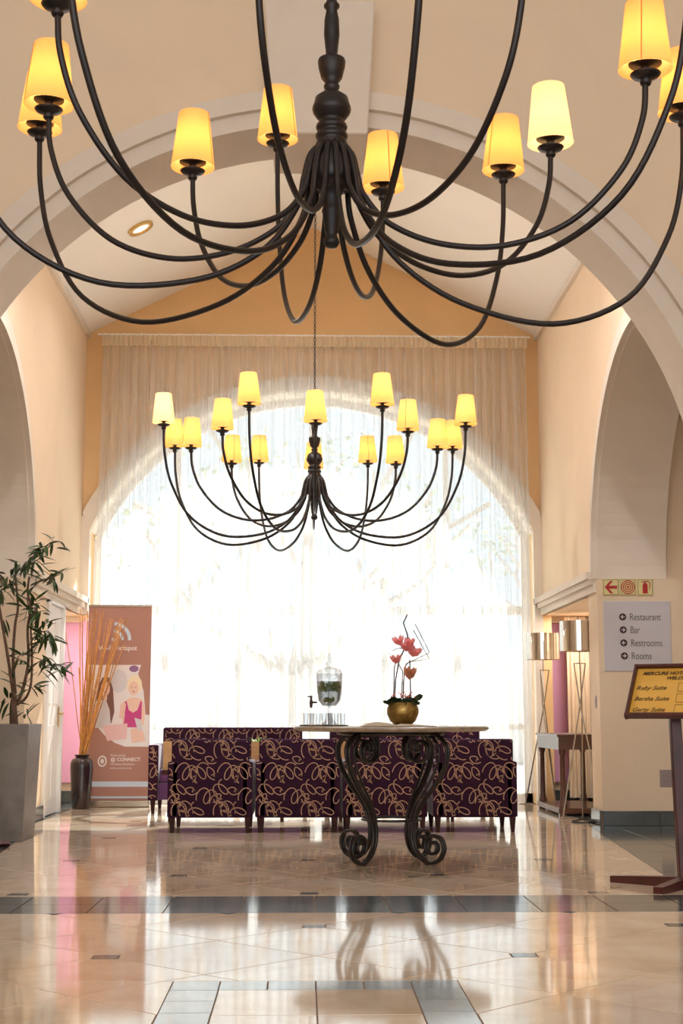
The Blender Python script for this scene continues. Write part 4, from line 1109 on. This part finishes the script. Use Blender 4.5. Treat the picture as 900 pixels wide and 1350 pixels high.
# console
cx0, cx1, cy0, cy1, cz = 2.33, 2.83, 13.62, 14.85, .765
t = thing('console_table', 'dark wooden console table with column legs and a low base shelf', 'console table', (0, 0, 0))
b = NB(); box(b, ((cx0+cx1)/2, (cy0+cy1)/2, cz-.012), (cx1-cx0+.03, cy1-cy0+.03, .025), bev=.005); obj('tabletop', b, 'midwood', t)
b = NB(); box(b, ((cx0+cx1)/2, (cy0+cy1)/2, cz-.085), (cx1-cx0, cy1-cy0, .12)); obj('apron', b, 'midwood', t)
b = NB(); box(b, ((cx0+cx1)/2, (cy0+cy1)/2, .05), (cx1-cx0+.02, cy1-cy0+.02, .05), bev=.006)
for x in (cx0+.03, cx1-.03):
    for y in (cy0+.03, cy1-.03): box(b, (x, y, .013), (.06, .06, .026))
obj('base_shelf', b, 'midwood', t)
for x in (cx0+.04, cx1-.04):
    for y in (cy0+.04, cy1-.04):
        b = NB(); lathe(b, [(.042, .075), (.042, .10), (.034, .11), (.034, .13), (.028, .15), (.024, cz-.20), (.032, cz-.185), (.036, cz-.165), (.036, cz-.145)], c=(x, y, 0), n=16); obj('leg', b, 'midwood', t, smooth=True, angle=.7)
# signs on the pillar wall
YS = 12.47
t = thing('fire_sign', 'pale yellow and red fire equipment sign with arrow, hose reel and extinguisher', 'sign', (0, 0, 0))
for i in range(3):
    x0 = 2.545+i*.152
    b = NB(); box(b, (x0+.073, YS-.006, 2.062), (.148, .012, .148), bev=.004, seg=1); obj('sign_tile', b, 'fireyel', t)
    b = NB()
    for (c, s) in (((x0+.073, YS-.0125, 2.128), (.13, .002, .003)), ((x0+.073, YS-.0125, 1.996), (.13, .002, .003)), ((x0+.009, YS-.0125, 2.062), (.003, .002, .132)), ((x0+.137, YS-.0125, 2.062), (.003, .002, .132))): box(b, c, s)
    obj('border_line', b, 'inkgrey', t)
y = YS-.0122
b = NB(); x0 = 2.618; z0 = 2.062
prism(b, [(x0-.055, z0), (x0-.005, z0+.055), (x0+.02, z0+.055), (x0-.018, z0+.013), (x0+.055, z0+.013), (x0+.055, z0-.013), (x0-.018, z0-.013), (x0+.02, z0-.055), (x0-.005, z0-.055)], FY, y-.002, y); obj('arrow', b, 'red', t)
b = NB(); x0 += .152
for r0 in (.004, .021, .038, .054): band(b, arc(x0, z0, r0, 0, 360, 32), arc(x0, z0, r0+.0075, 0, 360, 32), FY, y-.002, y)
obj('hose_reel', b, 'red', t)
b = NB(); x0 += .152
prism(b, [(x0-.022, z0-.055), (x0+.022, z0-.055), (x0+.022, z0+.02), (x0+.012, z0+.036), (x0-.012, z0+.036), (x0-.022, z0+.02)], FY, y-.002, y)
prism(b, [(x0-.03, z0+.042), (x0+.03, z0+.05), (x0+.03, z0+.058), (x0-.03, z0+.05)], FY, y-.002, y); prism(b, [(x0-.006, z0+.03), (x0+.006, z0+.03), (x0+.006, z0+.052), (x0-.006, z0+.052)], FY, y-.002, y)
band(b, [(x0+.026, z0+.05), (x0+.04, z0+.035), (x0+.036, z0-.02)], [(x0+.032, z0+.053), (x0+.047, z0+.036), (x0+.042, z0-.02)], FY, y-.002, y)
obj('extinguisher', b, 'red', t)
t = thing('direction_sign', 'grey wall sign with arrows to Restaurant, Bar, Restrooms and Rooms', 'sign', (0, 0, 0))
b = NB(); box(b, (2.842, YS-.006, 1.632), (.595, .012, .615), bev=.003, seg=1); obj('sign_board', b, 'signgrey', t)
for i, (s, left) in enumerate((('Restaurant', 1), ('Bar', 0), ('Restrooms', 1), ('Rooms', 0))):
    z = 1.80-i*.114; x = 2.715+i*.002
    b = NB(); prism(b, ell(x, z, .031, .031, 28), FY, YS-.0145, YS-.011); obj('arrow_disc', b, 'ink', t)
    k = -1 if left else 1; b = NB()
    prism(b, [(x+k*.02, z), (x+k*.002, z+.018), (x-k*.004, z+.013), (x+k*.004, z+.004), (x-k*.018, z+.004), (x-k*.018, z-.004), (x+k*.004, z-.004), (x-k*.004, z-.013), (x+k*.002, z-.018)], FY, YS-.0165, YS-.0125); obj('arrow', b, 'signgrey', t)
    text(s, .088, face_y(x+.060, YS-.0125, z-.029), 'inkgrey', parent=t, xs=.72)
b = NB(); box(b, (3.055, YS-.005, .40), (.11, .01, .15), bev=.004); box(b, (3.055, YS-.011, .41), (.06, .004, .07), bev=.0015, seg=1)
tag(obj('socket_plate', b, 'plate'), 'grey square socket plate low on the wall beside the sign stand', 'socket')
b = NB(); box(b, (2.496, 12.62, 1.06), (.01, .06, .11), bev=.003, seg=1); box(b, (2.489, 12.62, 1.06), (.006, .03, .06), bev=.001, seg=1)
tag(obj('light_switch', b, 'plate'), 'small metal light switch plate on the narrow pillar face', 'switch')
# ---- menu stand
bb = radians(30); wv = Vector((cos(bb), -sin(bb), 0)); uv = Vector((sin(bb)*.62, cos(bb)*.62, .785)).normalized(); nv = wv.cross(uv)   # nv faces the viewer
if nv.y > 0: nv = -nv
BL = Vector((1.715, 8.0, .93)); BW, BH = .58, .36
fr = Matrix((wv, uv, wv.cross(uv))).transposed().to_4x4(); fr.translation = BL
sg = 1 if wv.cross(uv).dot(nv) > 0 else -1
t = thing('welcome_board_stand', 'mahogany lectern style stand with a yellow welcome board at the right edge', 'sign stand', (0, 0, 0))
b = NB(); box(b, (BW/2, BH/2, -.01*sg), (BW-.02, BH-.02, .012)); bmesh.ops.transform(b, matrix=fr, verts=b.verts); obj('board', b, 'board', t)
b = NB()
for (c, s) in (((BW/2, .006, .002), (BW+.02, .024, .034)), ((BW/2, BH, .002), (BW+.02, .018, .034)), ((0, BH/2, .002), (.018, BH+.02, .034)), ((BW, BH/2, .002), (.018, BH+.02, .034))): box(b, c, s, bev=.003, seg=1)
bmesh.ops.transform(b, matrix=fr, verts=b.verts); obj('frame', b, 'mahog', t)
def btext(s, size, x, y, bold=0, shear=.35, al='LEFT', ext=.0006, xs=1):
    text(s, size, fr @ Matrix.Translation((x, y, -.0025)), 'boardink', parent=t, shear=shear, bold=bold, align=al, ext=ext, xs=xs)
btext('MERCURE HOTEL B', .033, .045, .302, .0009, .3); btext('WELCOMES', .031, .185, .268, .0009, .3)
for i, s in enumerate(('Ruby Suite', 'Bertha Suite', 'Gerty Suite')):
    zz_ = .195-.078*i; btext(s, .040, .022, zz_, .0001, .4)
    b = NB(); x0, y0_, x1, y1_ = .262, zz_-.012, .555, zz_+.048
    for (c, s2) in ((((x0+x1)/2, y0_, -.003), (x1-x0, .0016, .001)), (((x0+x1)/2, y1_, -.003), (x1-x0, .0016, .001)), ((x0, (y0_+y1_)/2, -.003), (.0016, y1_-y0_, .001)), ((x1, (y0_+y1_)/2, -.003), (.0016, y1_-y0_, .001))): box(b, c, s2)
    bmesh.ops.transform(b, matrix=fr, verts=b.verts); obj('name_slot', b, 'boardink', t)
px_, py_ = 1.99, 7.97
b = NB(); taperbox(b, (px_+.02, py_, .03), (.075, .06), (px_, py_+.05, 1.0), (.06, .045)); bmesh.ops.bevel(b, geom=list(b.edges), offset=.005, segments=1, affect='EDGES'); obj('post', b, 'mahog', t)
for (dx, dy, L) in ((-.34, .30, 0), (-.22, -.27, 0), (.34, -.30, 0), (.22, .27, 0)):
    d = Vector((dx, dy, 0)); n = Vector((-dy, dx, 0)).normalized()*.03; b = NB()
    o_ = Vector((px_+.02, py_, 0)); V = []
    for (q, h, wd) in ((0, .06, 1), (1, .035, .9)):
        for s in (-1, 1):
            for z in (.0, h): V.append(b.verts.new(o_+d*q+n*s*wd+Vector((0, 0, z))))
    b.faces.new((V[0], V[1], V[3], V[2])); b.faces.new((V[4], V[6], V[7], V[5]))
    for (i, j) in ((0, 1), (1, 3), (3, 2), (2, 0)): b.faces.new((V[i], V[j], V[j+4], V[i+4]))
    obj('foot', b, 'mahog', t)
# wooden foot of a stand at the left edge
b = NB()
for (a, c) in (((-2.62, 10.35), (-2.22, 10.60)), ((-2.52, 10.65), (-2.62, 10.2))):
    tube(b, [(*a, .025), (*c, .022)], .03, 4)
t = thing('sign_stand', 'wooden stand foot poking in at the left edge beside the grey planter', 'stand', (0, 0, 0))
obj('foot', b, 'mahog', t)
b = NB(); tube(b, [(-2.62, 10.35, .04), (-2.62, 10.35, 1.2)], .03, 8); obj('post', b, 'mahog', t)
